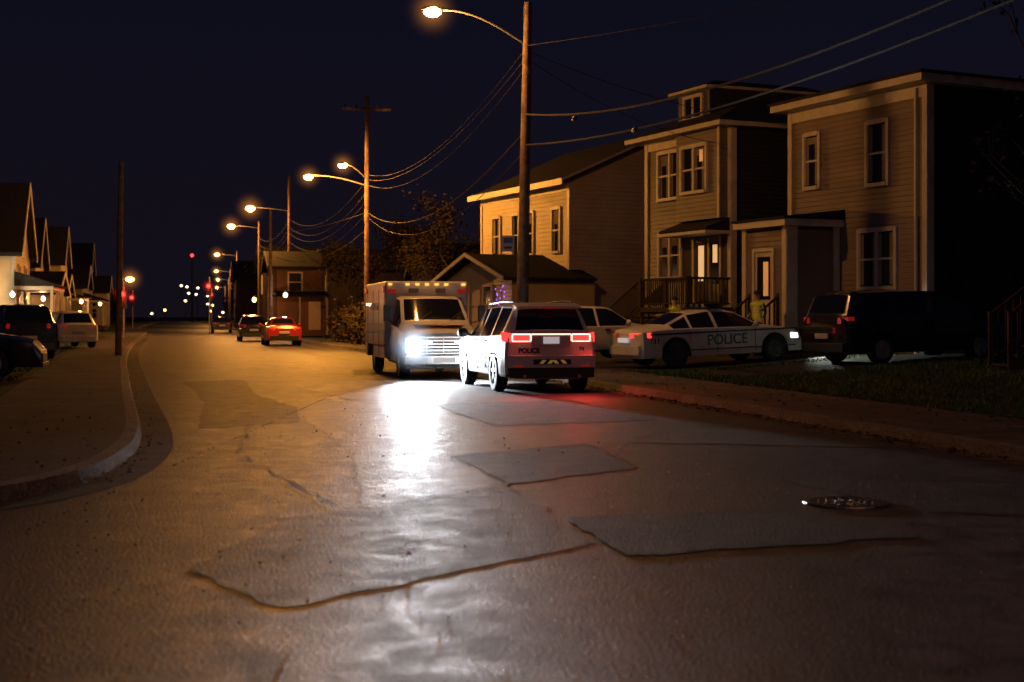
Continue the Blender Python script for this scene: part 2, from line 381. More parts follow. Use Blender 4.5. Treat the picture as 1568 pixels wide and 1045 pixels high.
# ---------------------------------------------------------------- buildings
class Face:
    def __init__(s,O,D,N): s.O=Vector(O);s.D=Vector(D);s.N=Vector(N)
    def p(s,a,o,z): q=s.O+s.D*a+s.N*o; return (q.x,q.y,z)
def fbox(mb,F,a0,a1,z0,z1,o0,o1,m):
    mb.hexa([F.p(a0,o0,z0),F.p(a1,o0,z0),F.p(a1,o1,z0),F.p(a0,o1,z0),F.p(a0,o0,z1),F.p(a1,o0,z1),F.p(a1,o1,z1),F.p(a0,o1,z1)],m)
def siding(mb,F,a0,a1,z0,z1,m,h=.15,clip=None):
    z=z0
    while z<z1-.01:
        zt=min(z+h,z1)
        s0,s1=(a0,a1) if not clip else clip(z); t0,t1=(a0,a1) if not clip else clip(zt)
        if s1-s0>.05:
            mb.add([F.p(s0,.026,z),F.p(s1,.026,z),F.p(t1,.003,zt),F.p(t0,.003,zt),F.p(s0,.003,z),F.p(s1,.003,z)],[(0,1,2,3),(4,5,1,0)],m)
        z=zt
def window(wm,F,a0,a1,z0,z1,glass=None,cols=1,rows=2,curt=True,t=.11):
    g=glass or M_wglass
    fbox(wm,F,a0-.0,a1+.0,z0,z1,.0,.035,g)
    fbox(wm,F,a0-t,a0,z0-t,z1+t,.0,.085,M_trim);fbox(wm,F,a1,a1+t,z0-t,z1+t,.0,.085,M_trim)
    fbox(wm,F,a0,a1,z1,z1+t*1.2,.0,.095,M_trim);fbox(wm,F,a0,a1,z0-t,z0,.0,.11,M_trim)
    for i in range(1,cols): 
        a=a0+(a1-a0)*i/cols; fbox(wm,F,a-.05,a+.05,z0,z1,.035,.075,M_trim)
    for j in range(1,rows):
        z=z0+(z1-z0)*j/rows; fbox(wm,F,a0,a1,z-.03,z+.03,.035,.066,M_trim)
    for a in (a0,a1-.04): fbox(wm,F,a,a+.04,z0,z1,.035,.06,M_trim)
    if curt:
        for i in range(cols):
            c0=a0+(a1-a0)*i/cols+.06; c1=a0+(a1-a0)*(i+1)/cols-.06; w_=(c1-c0)
            k=random.uniform(.15,.28)
            fbox(wm,F,c0,c0+w_*k,z0+.04,z1-.04,.036,.039,M_curt); fbox(wm,F,c1-w_*k,c1,z0+.04,z1-.04,.036,.039,M_curt)
            if random.random()<.5: fbox(wm,F,c0+w_*k,c1-w_*k,z1-(z1-z0)*random.uniform(.15,.35),z1-.04,.036,.0385,M_curt)
def rail(mb,p,q,z0,z1,m,h=.95,sp=.14):
    p=Vector(p);q=Vector(q);n=max(2,int((q-p).length/sp))
    mb.tube([(p.x,p.y,z0+h),(q.x,q.y,z1+h)],.04,m,6); mb.tube([(p.x,p.y,z0+.12),(q.x,q.y,z1+.12)],.03,m,6)
    for i in range(n+1):
        r=p.lerp(q,i/n);z=z0+(z1-z0)*i/n
        k=.05 if i in(0,n) else .018
        mb.box(r.x-k,r.x+k,r.y-k,r.y+k,z-(.3 if k>.03 else -.12),z+h+(.06 if k>.03 else 0),m)
ang=math.atan2(.41,.912)
FS=Face((0,0),(0,1),(-1,0)); FC=Face((0,0),(1,0),(0,-1))
# --- house (near right)
e=empty('wooden_house',(11.1,38,0),ang); W=6.23;H=7.75
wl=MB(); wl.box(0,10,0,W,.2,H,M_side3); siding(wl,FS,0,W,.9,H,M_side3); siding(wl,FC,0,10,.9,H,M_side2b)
siding(wl,Face((0,W),(1,0),(0,1)),0,10,.9,H,M_side3)
fbox(wl,FS,-.03,W+.03,.2,.9,0,.04,M_found); fbox(wl,FC,0,10,.2,.9,0,.04,M_found); wl.build('walls',e,recalc=False)
tr=MB()
for F,a in ((FS,-.05),(FS,W-.15),(FC,-.03),(FC,9.85)): fbox(tr,F,a,a+.2,.3,H,0,.06,M_trim)
fbox(tr,FS,0,W,H-.35,H,0,.05,M_trim)
tr.tube([(-.1,.35,H-.1),(-.1,.35,.4)],.045,M_trim)
tr.build('trim',e)
rf=MB(); rf.hexa([(-.5,-.35,H+.0),(10.3,-.35,H-.25),(10.3,W+.35,H-.25),(-.5,W+.35,H),(-.5,-.35,H+.2),(10.3,-.35,H+.1),(10.3,W+.35,H+.1),(-.5,W+.35,H+.2)],M_trim)
rf.hexa([(-.56,-.4,H+.2),(10.36,-.4,H+.1),(10.36,W+.4,H+.1),(-.56,W+.4,H+.2),(-.56,-.4,H+.28),(10.36,-.4,H+.16),(10.36,W+.4,H+.16),(-.56,W+.4,H+.28)],M_roof); rf.build('roof',e)
wm=MB()
window(wm,FS,1.63,2.45,5.25,6.9); window(wm,FS,1.3,2.8,2.35,3.87,cols=2); window(wm,FS,4.75,5.4,5.4,6.9)
wm.build('windows',e)
pm=MB(); y0,y1,x0=3.81,5.98,-1.83; zf=1.15
PF=Face((x0,y0),(0,1),(-1,0)); PS=Face((x0,y0),(1,0),(0,-1))
pm.box(x0,0,y0,y1,.2,zf,M_deck); pm.box(x0+.02,-.02,y0+.03,y1-.03,zf,4.0,M_side3)
siding(pm,PS,0,1.83,zf,4.0,M_side3); siding(pm,PF,0,2.17,zf,4.0,M_side3)
for F,a in ((PS,-.05),(PS,1.6),(PF,-.05),(PF,2.0),(PS,.12)): fbox(pm,F,a,a+.2,zf-.1,4.1,0,.07,M_trim)
fbox(pm,PF,.55,.65,zf,3.5,0,.08,M_trim);fbox(pm,PF,1.55,1.65,zf,3.5,0,.08,M_trim);fbox(pm,PF,.65,1.55,3.4,3.5,0,.08,M_trim)
fbox(pm,PF,.65,1.55,zf,3.4,0,.03,M_sidew); fbox(pm,PF,.78,1.42,2.0,3.25,.03,.05,M_wglass); fbox(pm,PF,.85,1.1,2.1,3.1,.05,.055,M_lit)
pm.box(x0-.25,.0,y0-.25,y1+.25,4.1,4.3,M_trim); 
pm.hexa([(x0-.3,y0-.3,4.3),(0,y0-.3,4.3),(0,y1+.3,4.3),(x0-.3,y1+.3,4.3),(x0-.3,y0-.3,4.36),(0,y0-.3,4.6),(0,y1+.3,4.6),(x0-.3,y1+.3,4.36)],M_roof)
for i in range(4): pm.box(x0-.28*(i+1),x0-.28*i,y0+.4,y1-.4,.2,zf-.2*(i+1)+.01,M_deck)
rail(pm,(x0-1.1,y0+.4),(x0,y0+.4),.35,zf,M_deck);rail(pm,(x0-1.1,y1-.3),(x0,y1-.3),.35,zf,M_deck)
pm.build('porch',e,recalc=False)
# --- house (middle, dormer)
e=empty('wooden_house',(7.2,46.67,0),ang); W=5.6;H=7.75
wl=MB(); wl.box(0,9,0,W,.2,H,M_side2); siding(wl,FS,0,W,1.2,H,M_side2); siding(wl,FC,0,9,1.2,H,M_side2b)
bay=Face((-.35,0.15),(0,1),(-1,0)); wl.box(-.35,0,.15,2.9,4.75,H-.05,M_side2); siding(wl,bay,0,2.75,4.75,H-.05,M_bay)
siding(wl,Face((-.35,.15),(1,0),(0,-1)),0,.35,4.75,H-.05,M_side2)
fbox(wl,FS,-.03,W+.03,.2,1.2,0,.04,M_found); wl.build('walls',e,recalc=False)
tr=MB()
for F,a in ((FS,-.05),(FS,W-.15),(FC,-.03)): fbox(tr,F,a,a+.2,.3,H,0,.06,M_trim)
tr.tube([(-.1,2.98,H-.1),(-.1,2.98,.4)],.04,M_trim)
fbox(tr,FS,0,W,H-.3,H,0,.05,M_trim); fbox(tr,bay,-.02,.1,4.75,H,0,.05,M_trim)
tr.build('trim',e)
rf=MB(); rf.box(-.65,9.3,-.3,W+.5,H,H+.16,M_trim)
h0=H+.16; rf.add([(-.7,-.35,h0),(9.35,-.35,h0),(9.35,W+.55,h0),(-.7,W+.55,h0),(2.2,2.6,h0+1.2),(6.5,2.6,h0+1.2)],[(0,1,5,4),(1,2,5),(2,3,4,5),(3,0,4),(0,3,2,1)],M_roof)
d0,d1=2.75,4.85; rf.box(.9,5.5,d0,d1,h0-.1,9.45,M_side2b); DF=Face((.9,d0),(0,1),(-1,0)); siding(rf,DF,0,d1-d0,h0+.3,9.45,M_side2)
rf.box(.6,5.6,d0-.25,d1+.25,9.45,9.55,M_trim); rf.add([(.55,d0-.3,9.56),(5.7,d0-.3,9.56),(5.7,d1+.3,9.56),(.55,d1+.3,9.56),(1.8,(d0+d1)/2,9.95),(5.7,(d0+d1)/2,9.95)],[(0,1,5,4),(1,2,5),(2,3,4,5),(3,0,4)],M_roof)
rf.build('roof',e,recalc=False)
wm=MB()
window(wm,bay,.82,2.33,5.75,7.2,cols=2); window(wm,FS,3.15,4.66,5.7,7.25,cols=2); window(wm,FS,3.2,4.6,2.9,4.4,cols=2)
window(wm,DF,.5,1.6,8.55,9.25,cols=2,rows=1,curt=False)
fbox(wm,bay,.98,1.2,6.7,7.1,.04,.045,M_lit)  # glowing patch painted as a warm reflection on the glass
fbox(wm,FS,.5,2.3,2.0,4.15,0,.07,M_side2)
fbox(wm,FS,.62,1.15,2.6,3.95,.07,.085,M_wglass); fbox(wm,FS,.72,1.0,3.3,3.9,.085,.09,M_litw)
fbox(wm,FS,1.35,2.15,2.0,4.0,.07,.085,M_deck); fbox(wm,FS,1.55,1.9,2.7,3.9,.085,.095,M_litw)
for a in (.5,1.22,2.2): fbox(wm,FS,a,a+.1,2.0,4.15,.07,.1,M_trim)
wm.build('windows',e)
dk=MB(); dk.box(-1.7,0,-.1,3.2,1.65,1.8,M_deck)
for x,y in ((-1.6,0),(-1.6,1.5),(-1.6,3.1)): dk.box(x-.06,x+.06,y-.06,y+.06,.2,2.8,M_deck)
rail(dk,(-1.65,.0),(-1.65,3.1),1.8,1.8,M_deck); rail(dk,(-1.65,0),(0,0),1.8,1.8,M_deck)
rail(dk,(-1.65,3.15),(-1.65,6.2),1.8,.5,M_deck); rail(dk,(-.6,3.15),(-.6,6.2),1.8,.5,M_deck)
for i in range(8): dk.box(-1.6,-.6,3.2+.36*i,3.5+.36*i,1.6-.17*i,1.66-.17*i,M_deck)
dk.hexa([(-1.0,.0,4.32),(0,.0,4.32),(0,3.0,4.32),(-1.0,3.0,4.32),(-1.0,.0,4.42),(0,.0,4.78),(0,3.0,4.78),(-1.0,3.0,4.42)],M_roof)
dk.box(-1.04,-.0,-.04,3.04,4.22,4.32,M_trim); dk.build('deck_and_hood',e)
# --- house (far, cream) with front addition
e=empty('wooden_house',(2.33,57.5,0),ang); W=9.1;H=7.05
wl=MB(); wl.box(0,9,0,W,.2,H,M_side1); siding(wl,FS,0,W,.7,H,M_side1,.18)
cl=lambda z:(0,9) if z<=H else (( z-H)/.45,9-(z-H)/.45)
siding(wl,FC,0,9,.7,H+2.0,M_side1s,.18,cl); wl.add([(0,.01,H),(9,.01,H),(4.5,.01,H+2.02)],[(0,1,2)],M_side1s); wl.add([(0,W,H),(9,W,H),(4.5,W,H+2.02)],[(0,1,2)],M_side1s)
wl.build('walls',e,recalc=False)
rf=MB()
for sx in (0,1):
    f=lambda x:(x if not sx else 9-x)
    rf.hexa([(f(-.5),-.35,H-.22),(f(4.5),-.35,H+2.03),(f(4.5),W+.35,H+2.03),(f(-.5),W+.35,H-.22),(f(-.5),-.35,H-.02),(f(4.5),-.35,H+2.23),(f(4.5),W+.35,H+2.23),(f(-.5),W+.35,H-.02)],M_roof)
rf.box(-.56,-.5,-.4,W+.4,H-.25,H+.0,M_trim); fbox(rf,FS,-.02,W,H-.45,H-.1,0,.05,M_trim)
rf.hexa([(-.5,-.41,H-.1),(4.5,-.41,H+2.15),(4.5,-.36,H+2.15),(-.5,-.36,H-.1),(-.5,-.41,H),(4.5,-.41,H+2.25),(4.5,-.36,H+2.25),(-.5,-.36,H)],M_side1s)
rf.build('roof',e)
wm=MB(); window(wm,FS,.84,1.5,4.2,5.9); window(wm,FS,3.4,4.0,4.2,5.9); window(wm,FS,6.9,7.7,4.3,5.9); window(wm,FS,4.9,5.5,4.2,5.9)
for a in (-.05,W-.15): fbox(wm,FS,a,a+.2,.3,H-.3,0,.05,M_trim)
wm.build('windows',e)
ad=MB()
b0,b1,he=-1.0,6.0,3.0; AF=Face((-3,b0),(0,1),(-1,0)); AS=Face((-3,b0),(1,0),(0,-1)); bw=b1-b0
ad.box(-3,-.02,b0,b1,.2,he,M_sidew); cl2=lambda z:(0,bw) if z<=he else ((z-he)*bw/2/.95,bw-(z-he)*bw/2/.95)
siding(ad,AF,0,bw,.5,he+.95,M_sidew,.15,cl2); siding(ad,AS,0,3.6,.5,he,M_side1,.15); ad.box(0,.6,b0,0,.2,he,M_side1)
ad.add([(-3,b0,he),(-3,b1,he),(-3,(b0+b1)/2,he+.95)],[(0,1,2)],M_sidew)
ym=(b0+b1)/2
for s_ in (0,1):
    yy=b0-.35 if not s_ else b1+.35
    ad.hexa([(-3.5,yy,he-.1),(.55,yy,he-.1),(.55,ym,he+.96),(-3.5,ym,he+.96),(-3.5,yy,he+.02),(.55,yy,he+.02),(.55,ym,he+1.08),(-3.5,ym,he+1.08)],M_roof)
    ad.hexa([(-3.58,yy,he-.1),(-3.51,yy,he-.1),(-3.51,ym,he+.96),(-3.58,ym,he+.96),(-3.58,yy,he+.05),(-3.51,yy,he+.05),(-3.51,ym,he+1.12),(-3.58,ym,he+1.12)],M_trim)
window(ad,AF,1.9,2.7,1.3,2.7); window(ad,AF,4.3,5.1,1.3,2.7)
fbox(ad,AF,3.1,3.95,.5,2.6,0,.05,M_trim)
ad.build('front_addition',e,recalc=False)
sl=MB()
for i in range(26): 
    t=i/25; sl.ell((-3.25-.1*math.sin(i*2),b0+.6+.25*math.sin(i*1.7),1.2+1.5*t),(.022,.022,.03),M_violet,6,4)
sl.tube([(-3.2,b0+.6,.3),(-3.2,b0+.6,2.7)],.02,M_dark,5)
sl.build('string_lights',e)
def gable_house(name,loc,rz,w,d,H,rise,ms,side=1,porch=False,lit=False,litm=None,dim=False,chim=True):
    e=empty(name,loc,rz); s=side; T=M_dull if dim else M_trim
    F=Face((0,0),(0,1),(-s,0)); C=Face((0,0),(s,0),(0,-1))
    wl=MB(); x0,x1=sorted((0,s*d)); wl.box(x0,x1,0,w,0,H,ms)
    cl=lambda z:(0,w) if z<=H else ((z-H)*w/2/rise,w-(z-H)*w/2/rise)
    siding(wl,F,0,w,.5,H+rise,ms,.2,cl); siding(wl,C,0,d,.5,H,ms,.2)
    wl.add([(0,0,H),(0,w,H),(0,w/2,H+rise)],[(0,1,2)],ms); wl.build('walls',e,recalc=False)
    rf=MB(); xa=-s*.4; xb=s*d
    for yy in (-.35,w+.35):
        rf.hexa([(xa,yy,H-.15),(xb,yy,H-.15),(xb,w/2,H+rise+.02),(xa,w/2,H+rise+.02),(xa,yy,H+.05),(xb,yy,H+.05),(xb,w/2,H+rise+.22),(xa,w/2,H+rise+.22)],M_roof)
        rf.hexa([(xa-s*.06,yy,H-.2),(xa-s*.005,yy,H-.2),(xa-s*.005,w/2,H+rise),(xa-s*.06,w/2,H+rise),(xa-s*.06,yy,H+.06),(xa-s*.005,yy,H+.06),(xa-s*.005,w/2,H+rise+.26),(xa-s*.06,w/2,H+rise+.26)],T)
    if side<0 and chim: rf.box(s*d*.4-.3,s*d*.4+.3,w/2-.3,w/2+.3,H+rise-.5,H+rise+.9,M_dull)
    rf.build('roof',e)
    wm=MB(); 
    for a in (w*.2,w*.65):
        window(wm,F,a,a+.9,H-2.1,H-.6,litm if lit else None)
    window(wm,F,w*.65,w*.65+.9,1.2,2.6,litm if lit else None)
    if not dim:
        for a in (1.2,d*.55): 
            if a+1<d:
                window(wm,C,a,a+.9,1.2,2.6)
                if H>4: window(wm,C,a,a+.9,H-2.1,H-.6,M_lit if (lit and a>2) else None)
    fbox(wm,F,w*.2,w*.2+.9,.3,2.4,0,.06,T)
    for a in (-.02,w-.15): fbox(wm,F,a,a+.17,.2,H,0,.05,T)
    fbox(wm,C,-.02,.15,.2,H,0,.05,T)
    wm.build('windows',e)
    if porch:
        pm=MB(); X0,X1=sorted((-s*1.9,0)); pm.box(X0,X1,0,w,.1,.5,M_deck); pm.box(X0,X1,-.15,w+.15,2.75,2.95,T)
        pm.hexa([(-s*2.1,-.2,2.95),(0,-.2,2.95),(0,w+.2,2.95),(-s*2.1,w+.2,2.95),(-s*2.1,-.2,3.02),(0,-.2,3.7),(0,w+.2,3.7),(-s*2.1,w+.2,3.02)],M_roof)
        for y in (.08,w/2,w-.08): pm.box(-s*1.8-.07,-s*1.8+.07,y-.07,y+.07,.5,2.75,T)
        rail(pm,(-s*1.8,.1),(-s*1.8,w-.1),.5,.5,T)
        pm.build('porch',e)
    return e
ls=rad(13.2)
def LF(c,Y): return (-c-.235*Y,Y,.1)
gable_house('wooden_house',LF(8.3,72.3),ls,7,9,4.6,3.7,M_side1,side=-1,porch=True)
gable_house('bungalow',LF(7.2,82),ls,7,8,2.8,1.1,M_sidew,side=-1,lit=True,litm=M_litw)
gable_house('wooden_house',LF(9.6,95.5),ls,6,9,4.8,3.2,M_side1s,side=-1,porch=True,chim=False)
gable_house('bungalow',LF(8.6,106),ls,7,7,3.0,1.4,M_sidet,side=-1,lit=True,litm=M_lit)
gable_house('wooden_house',LF(9.8,119),ls,6.5,9,5.8,3.1,M_side1,side=-1,porch=True,lit=True,litm=M_lit)
gable_house('wooden_house',LF(9.0,136),ls,8,9,4.2,2.0,M_sidet,side=-1,porch=True,chim=False)
gable_house('wooden_house',LF(9.8,156),ls,6.5,9,6.2,3.2,M_sider,side=-1)
gable_house('wooden_house',LF(9.2,185),ls,7,9,4.6,2.0,M_side1s,side=-1,chim=False)
rh=gable_house('wooden_house',(-15.9,95,.2),ls,7,3.4,4.6,1.0,M_sider,side=1,dim=True,lit=True,litm=M_lit)
wm=MB(); wm.box(1.0,1.8,-.05,.0,3.0,4.2,M_wglass); 
for x0_,x1_,z0_,z1_ in ((.9,1.0,2.9,4.3),(1.8,1.9,2.9,4.3),(1.0,1.8,4.2,4.3),(1.0,1.8,2.9,3.0),(1.0,1.8,3.57,3.63),(2.3,3.1,.4,2.3)): wm.box(x0_,x1_,-.08,-.001,z0_,z1_,M_side1s)
wm.hexa([(-.3,-1.5,2.6),(3.5,-1.5,2.6),(3.5,-.03,2.9),(-.3,-.03,2.9),(-.3,-1.5,2.7),(3.5,-1.5,2.7),(3.5,-.03,3.0),(-.3,-.03,3.0)],M_roof)
for x in (-.2,1.6,3.4): wm.box(x-.06,x+.06,-1.46,-1.34,.1,2.6,M_side1s)
wm.build('side_porch',rh)
gable_house('wooden_house',(-14.0,108,.2),ls,7,9,5.0,1.4,M_dull,side=1,dim=True)
gable_house('wooden_house',(-22,126,.2),ls,7,9,5.5,2,M_dull,side=1,dim=True)
gable_house('wooden_house',(-31,160,.2),ls,7,9,5.5,2,M_dull,side=1,dim=True)
gable_house('wooden_house',(-4.2,76,.2),ls,7,9,3.6,1.6,M_dull,side=1,dim=True)
st=MB(); 
for i in range(9): st.box(10.3+.27*i,10.6+.27*i,29.4,30.6,.45+.2*i,.5+.2*i,M_deck)
for y in (29.4,30.6): 
    rail(st,(10.3,y),(12.6,y),.4,2.2,M_deck,1.15,.16)
    st.hexa([(10.3,y-.03,.1),(12.9,y-.03,2.1),(12.9,y+.03,2.1),(10.3,y+.03,.1),(10.3,y-.03,.5),(12.9,y-.03,2.4),(12.9,y+.03,2.4),(10.3,y+.03,.5)],M_deck)
st.box(12.7,15,29.2,30.8,2.1,2.25,M_deck); rail(st,(12.7,29.3),(15,29.3),2.25,2.25,M_deck,1.1)
for x in (12.8,14.8):
    for y in (29.3,30.7): st.box(x-.06,x+.06,y-.06,y+.06,.2,2.2,M_deck)
st.build('wooden_stairs')
st=MB()
for i in range(8): st.box(-7.9+.3*i,-7.6+.3*i,73,74.4,.4+.19*i,.46+.19*i,M_deck)
for y in (73,74.4): rail(st,(-7.9,y),(-5.5,y),.4,1.9,M_deck,1.0,.2)
st.box(-5.5,-3.6,72.8,74.6,.2,1.95,M_dull); rail(st,(-5.5,72.9),(-3.6,72.9),1.95,1.95,M_deck,1.0,.2)
st.build('wooden_stairs')
# ---------------------------------------------------------------- vehicles
def interp(st,x,k):
    for i in range(len(st)-1):
        if x<=st[i+1][0]:
            t=(x-st[i][0])/(st[i+1][0]-st[i][0]); return st[i][k]+t*(st[i+1][k]-st[i][k])
    return st[-1][k]
def body(mb,st,wheels,R,ra,sill,paint,sideglass,pillars,topglass,lower=None,floor=.27):
    L0,L1=st[0][0],st[-1][0]; xs=set(round(s[0],3) for s in st)
    for xc in wheels:
        for i in range(9): xs.add(round(xc+ra*math.cos(math.pi*i/8),3))
        xs.add(round(xc+ra+.012,3)); xs.add(round(xc-ra-.012,3))
    for a,b in pillars: xs.add(a);xs.add(b)
    for a,b in [sideglass]+list(topglass): xs.add(a);xs.add(b)
    x=L0
    while x<L1: xs.add(round(x,3)); x+=.3
    xs=sorted(x for x in xs if L0<=x<=L1); rings=[]
    for x in xs:
        zt,zb,wt,wb=[interp(st,x,k) for k in (1,2,3,4)]
        zl=sill
        for xc in wheels:
            if abs(x-xc)<=ra+.001: zl=max(sill,R+math.sqrt(max(0,ra*ra-(x-xc)**2)))
        zm=max(sill+(zb-sill)*.55,zl+.03); zb=max(zb,zm+.03)
        half=[(0,floor),(wb-.3,floor),(wb*.965,zl),(wb*.985,min(zl+.05,zm-.01)),(wb,zm),(wb*.975,zb),(wb*.945,zb+.025),(wt,max(zt-.07,zb+.03)),(wt-.09,max(zt-.018,zb+.035)),(wt*.45,zt-.003+.0),(0,zt)]
        ring=half+[(-y,z) for y,z in reversed(half[1:-1])]
        rings.append([(x,y,z) for y,z in ring])
    n=len(rings[0]); vs=[p for r in rings for p in r]; F={}
    for i in range(len(xs)-1):
        xm=(xs[i]+xs[i+1])/2
        for j in range(n):
            j2=(j+1)%n; jj=j if j<10 else n-1-j
            m=paint
            if jj<=1: m=M_dark
            elif jj==2 and lower: m=lower
            elif jj==6:
                if sideglass[0]<xm<sideglass[1] and not any(a<xm<b for a,b in pillars) and interp(st,xm,1)-interp(st,xm,2)>.2: m=M_cglass
            elif jj>=8:
                if any(a<xm<b for a,b in topglass): m=M_cglass
            F.setdefault(m,[]).append((i*n+j,(i+1)*n+j,(i+1)*n+j2,i*n+j2))
    o=len(mb.v); mb.v+=vs
    for m,fs in F.items():
        k=mb.mi(m)
        for f in fs: mb.f.append([q+o for q in f]); mb.m.append(k)
    k=mb.mi(paint); mb.f.append([o+q for q in range(n)]); mb.m.append(k); mb.f.append([o+(len(xs)-1)*n+q for q in range(n)][::-1]); mb.m.append(k)
def wheels(parent,xs,y,R,w=.22,rim=None,spokes=5):
    for i,x in enumerate(xs):
        for j,s in enumerate((1,-1)):
            mb=MB(); mb.lathe([(R*.6,-w/2*s),(R*.93,-w/2*s),(R,-w*.35*s),(R,w*.35*s),(R*.93,w/2*s),(R*.66,w/2*s),(R*.64,w*.35*s),(R*.1,w*.3*s)],(x,y*s,R),'y',M_tire,26)
            rm=rim or M_rim
            mb.lathe([(R*.62,w*.36*s),(R*.66,w*.46*s),(R*.6,w*.47*s),(R*.57,w*.38*s)],(x,y*s,R),'y',rm,26)
            mb.lathe([(R*.17,w*.3*s),(R*.16,w*.47*s),(R*.08,w*.49*s)],(x,y*s,R),'y',rm,12)
            for k in range(spokes):
                a=2*math.pi*k/spokes+.3; c,d=math.cos(a),math.sin(a); u=(-d,c)
                yy=(y+w*.38)*s; y2=(y+w*.46)*s; q=R*.09
                v=[]
                for Y in (yy,y2):
                    for (r,ww) in ((R*.12,q),(R*.6,q*.8)):
                        for g in (-1,1): v.append((x+c*r+u[0]*ww*g,Y,R+d*r+u[1]*ww*g))
                mb.add(v,[(0,1,3,2),(4,6,7,5),(0,2,6,4),(1,5,7,3),(2,3,7,6),(0,4,5,1)],rm)
            mb.build('wheel_%d'%(i*2+j+1),parent,smooth=35)
def mirror(mb,x,y,z,m,s=1):
    for q in (1,-1):
        mb.tube([(x,q*(y-.05),z-.03),(x,q*(y+.06),z)],.025,m,6); mb.ell((x,q*(y+.14),z+.03),(.07*s,.1*s,.085*s),m,10,6)
def sideM(x,y,z,s):
    if s<0: return Matrix(((1,0,0,x),(0,0,-1,y),(0,1,0,z),(0,0,0,1)))
    return Matrix(((-1,0,0,x),(0,0,1,y),(0,1,0,z),(0,0,0,1)))
def rearM(x,y,z): return Matrix(((0,0,-1,x),(-1,0,0,y),(0,1,0,z),(0,0,0,1)))
def frontM(x,y,z): return Matrix(((0,0,1,x),(1,0,0,y),(0,1,0,z),(0,0,0,1)))
SUV=[(0,1.17,1.08,.76,.86),(.05,1.23,1.12,.79,.92),(.3,1.67,1.12,.68,.945),(.5,1.735,1.11,.66,.95),(1.6,1.76,1.08,.66,.95),(2.9,1.73,1.06,.64,.95),(3.15,1.66,1.06,.64,.95),(3.85,1.22,1.05,.74,.945),(4.5,1.12,1.0,.72,.93),(4.85,1.02,.94,.66,.87),(5.0,.82,.76,.55,.76)]
SED=[(0,.9,.84,.62,.78),(.07,1.02,.93,.68,.88),(.45,1.08,.97,.7,.92),(.8,1.11,.98,.68,.93),(1.55,1.41,.98,.58,.935),(2.1,1.47,.97,.56,.935),(2.75,1.45,.96,.56,.935),(3.0,1.4,.96,.57,.935),(3.75,1.04,.94,.7,.925),(4.5,.94,.86,.68,.9),(4.88,.84,.77,.62,.84),(5.05,.64,.58,.5,.72)]
VAN=[(0,1.15,1.0,.76,.86),(.06,1.22,1.04,.8,.93),(.25,1.7,1.06,.72,.965),(.5,1.78,1.06,.7,.97),(1.6,1.8,1.05,.69,.97),(3.1,1.74,1.03,.67,.97),(3.35,1.66,1.03,.68,.97),(4.2,1.12,1.0,.76,.95),(4.7,.98,.9,.7,.9),(4.95,.82,.76,.6,.8),(5.05,.62,.56,.5,.7)]
HAT=[(0,1.0,.92,.68,.8),(.05,1.08,.98,.7,.86),(.35,1.52,1.0,.62,.88),(.6,1.58,1.0,.6,.89),(1.6,1.61,.98,.6,.89),(2.6,1.56,.97,.59,.89),(2.8,1.5,.97,.6,.89),(3.45,1.08,.95,.7,.88),(4.0,.98,.88,.68,.86),(4.3,.86,.78,.6,.78),(4.4,.66,.6,.5,.68)]
def simple_car(name,loc,rz,st,paint,wx,R,sg,pil,tg,rear=None,head=None,pitch=0,rim=None,tailz=.85,headz=.68):
    e=empty(name,loc,rz,pitch); mb=MB()
    body(mb,st,wx,R,R+.07,.27,paint,sg,pil,tg,lower=M_dark if paint is not M_blackp else None)
    mb.build('body',e,smooth=28)
    L=st[-1][0]; w=max(s[4] for s in st); d=MB(); rl=rear or M_redoff; hl=head or M_headoff
    w0=st[0][4]
    for q in (1,-1):
        d.hexa([(-.03,q*(w0-.3),tailz-.07),(.05,q*(w0+.03),tailz-.07),(.2,q*(w0+.075),tailz-.07),(.1,q*(w0-.3),tailz-.07),(-.02,q*(w0-.3),tailz+.08),(.05,q*(w0+.03),tailz+.1),(.2,q*(w0+.07),tailz+.1),(.1,q*(w0-.3),tailz+.08)],rl)
        wf=interp(st,L-.12,4)
        d.hexa([(L-.1,q*(wf-.42),headz-.07),(L-.2,q*(wf+.02),headz-.05),(L-.42,q*(wf+.02),headz-.03),(L-.3,q*(wf-.4),headz-.07),(L-.13,q*(wf-.42),headz+.04),(L-.22,q*(wf+.01),headz+.07),(L-.45,q*(wf+.01),headz+.09),(L-.3,q*(wf-.4),headz+.04)],hl)
    d.box(-.07,.12,-w0*.93,w0*.93,.3,.52,M_dark if paint is not M_white else paint); d.box(-.085,-.06,-.26,.26,.62,.75,M_sign)
    d.box(L-.1,L+.03,-.5,.5,.36,.56,M_dark); d.box(L-.14,L+.05,-.74,.74,.26,.36,M_dark)
    for x in (sg[0]+.35*(sg[1]-sg[0])+.15,sg[0]+.7*(sg[1]-sg[0])):
        for q in (1,-1): d.box(x,x+.18,q*(w-.012),q*(w+.022),.88,.915,M_dark)
    mirror(d,sg[1]-.15,w-.04,1.05,paint)
    d.build('fittings',e,smooth=30,bevel=.012)
    wheels(e,wx,w-.12,R,.22,rim)
    return e
hs=rad(103.2)
e=empty('police_suv',(.76,27.9,0),hs); mb=MB()
body(mb,SUV,[.98,3.98],.385,.46,.32,M_white,(.45,3.6),[(1.32,1.42),(2.42,2.52)],[(.06,.29),(3.17,3.8)],lower=M_dark)
mb.build('body',e,smooth=28)
d=MB()
d.box(-.035,.02,-.8,.8,1.0,1.17,M_redoff)
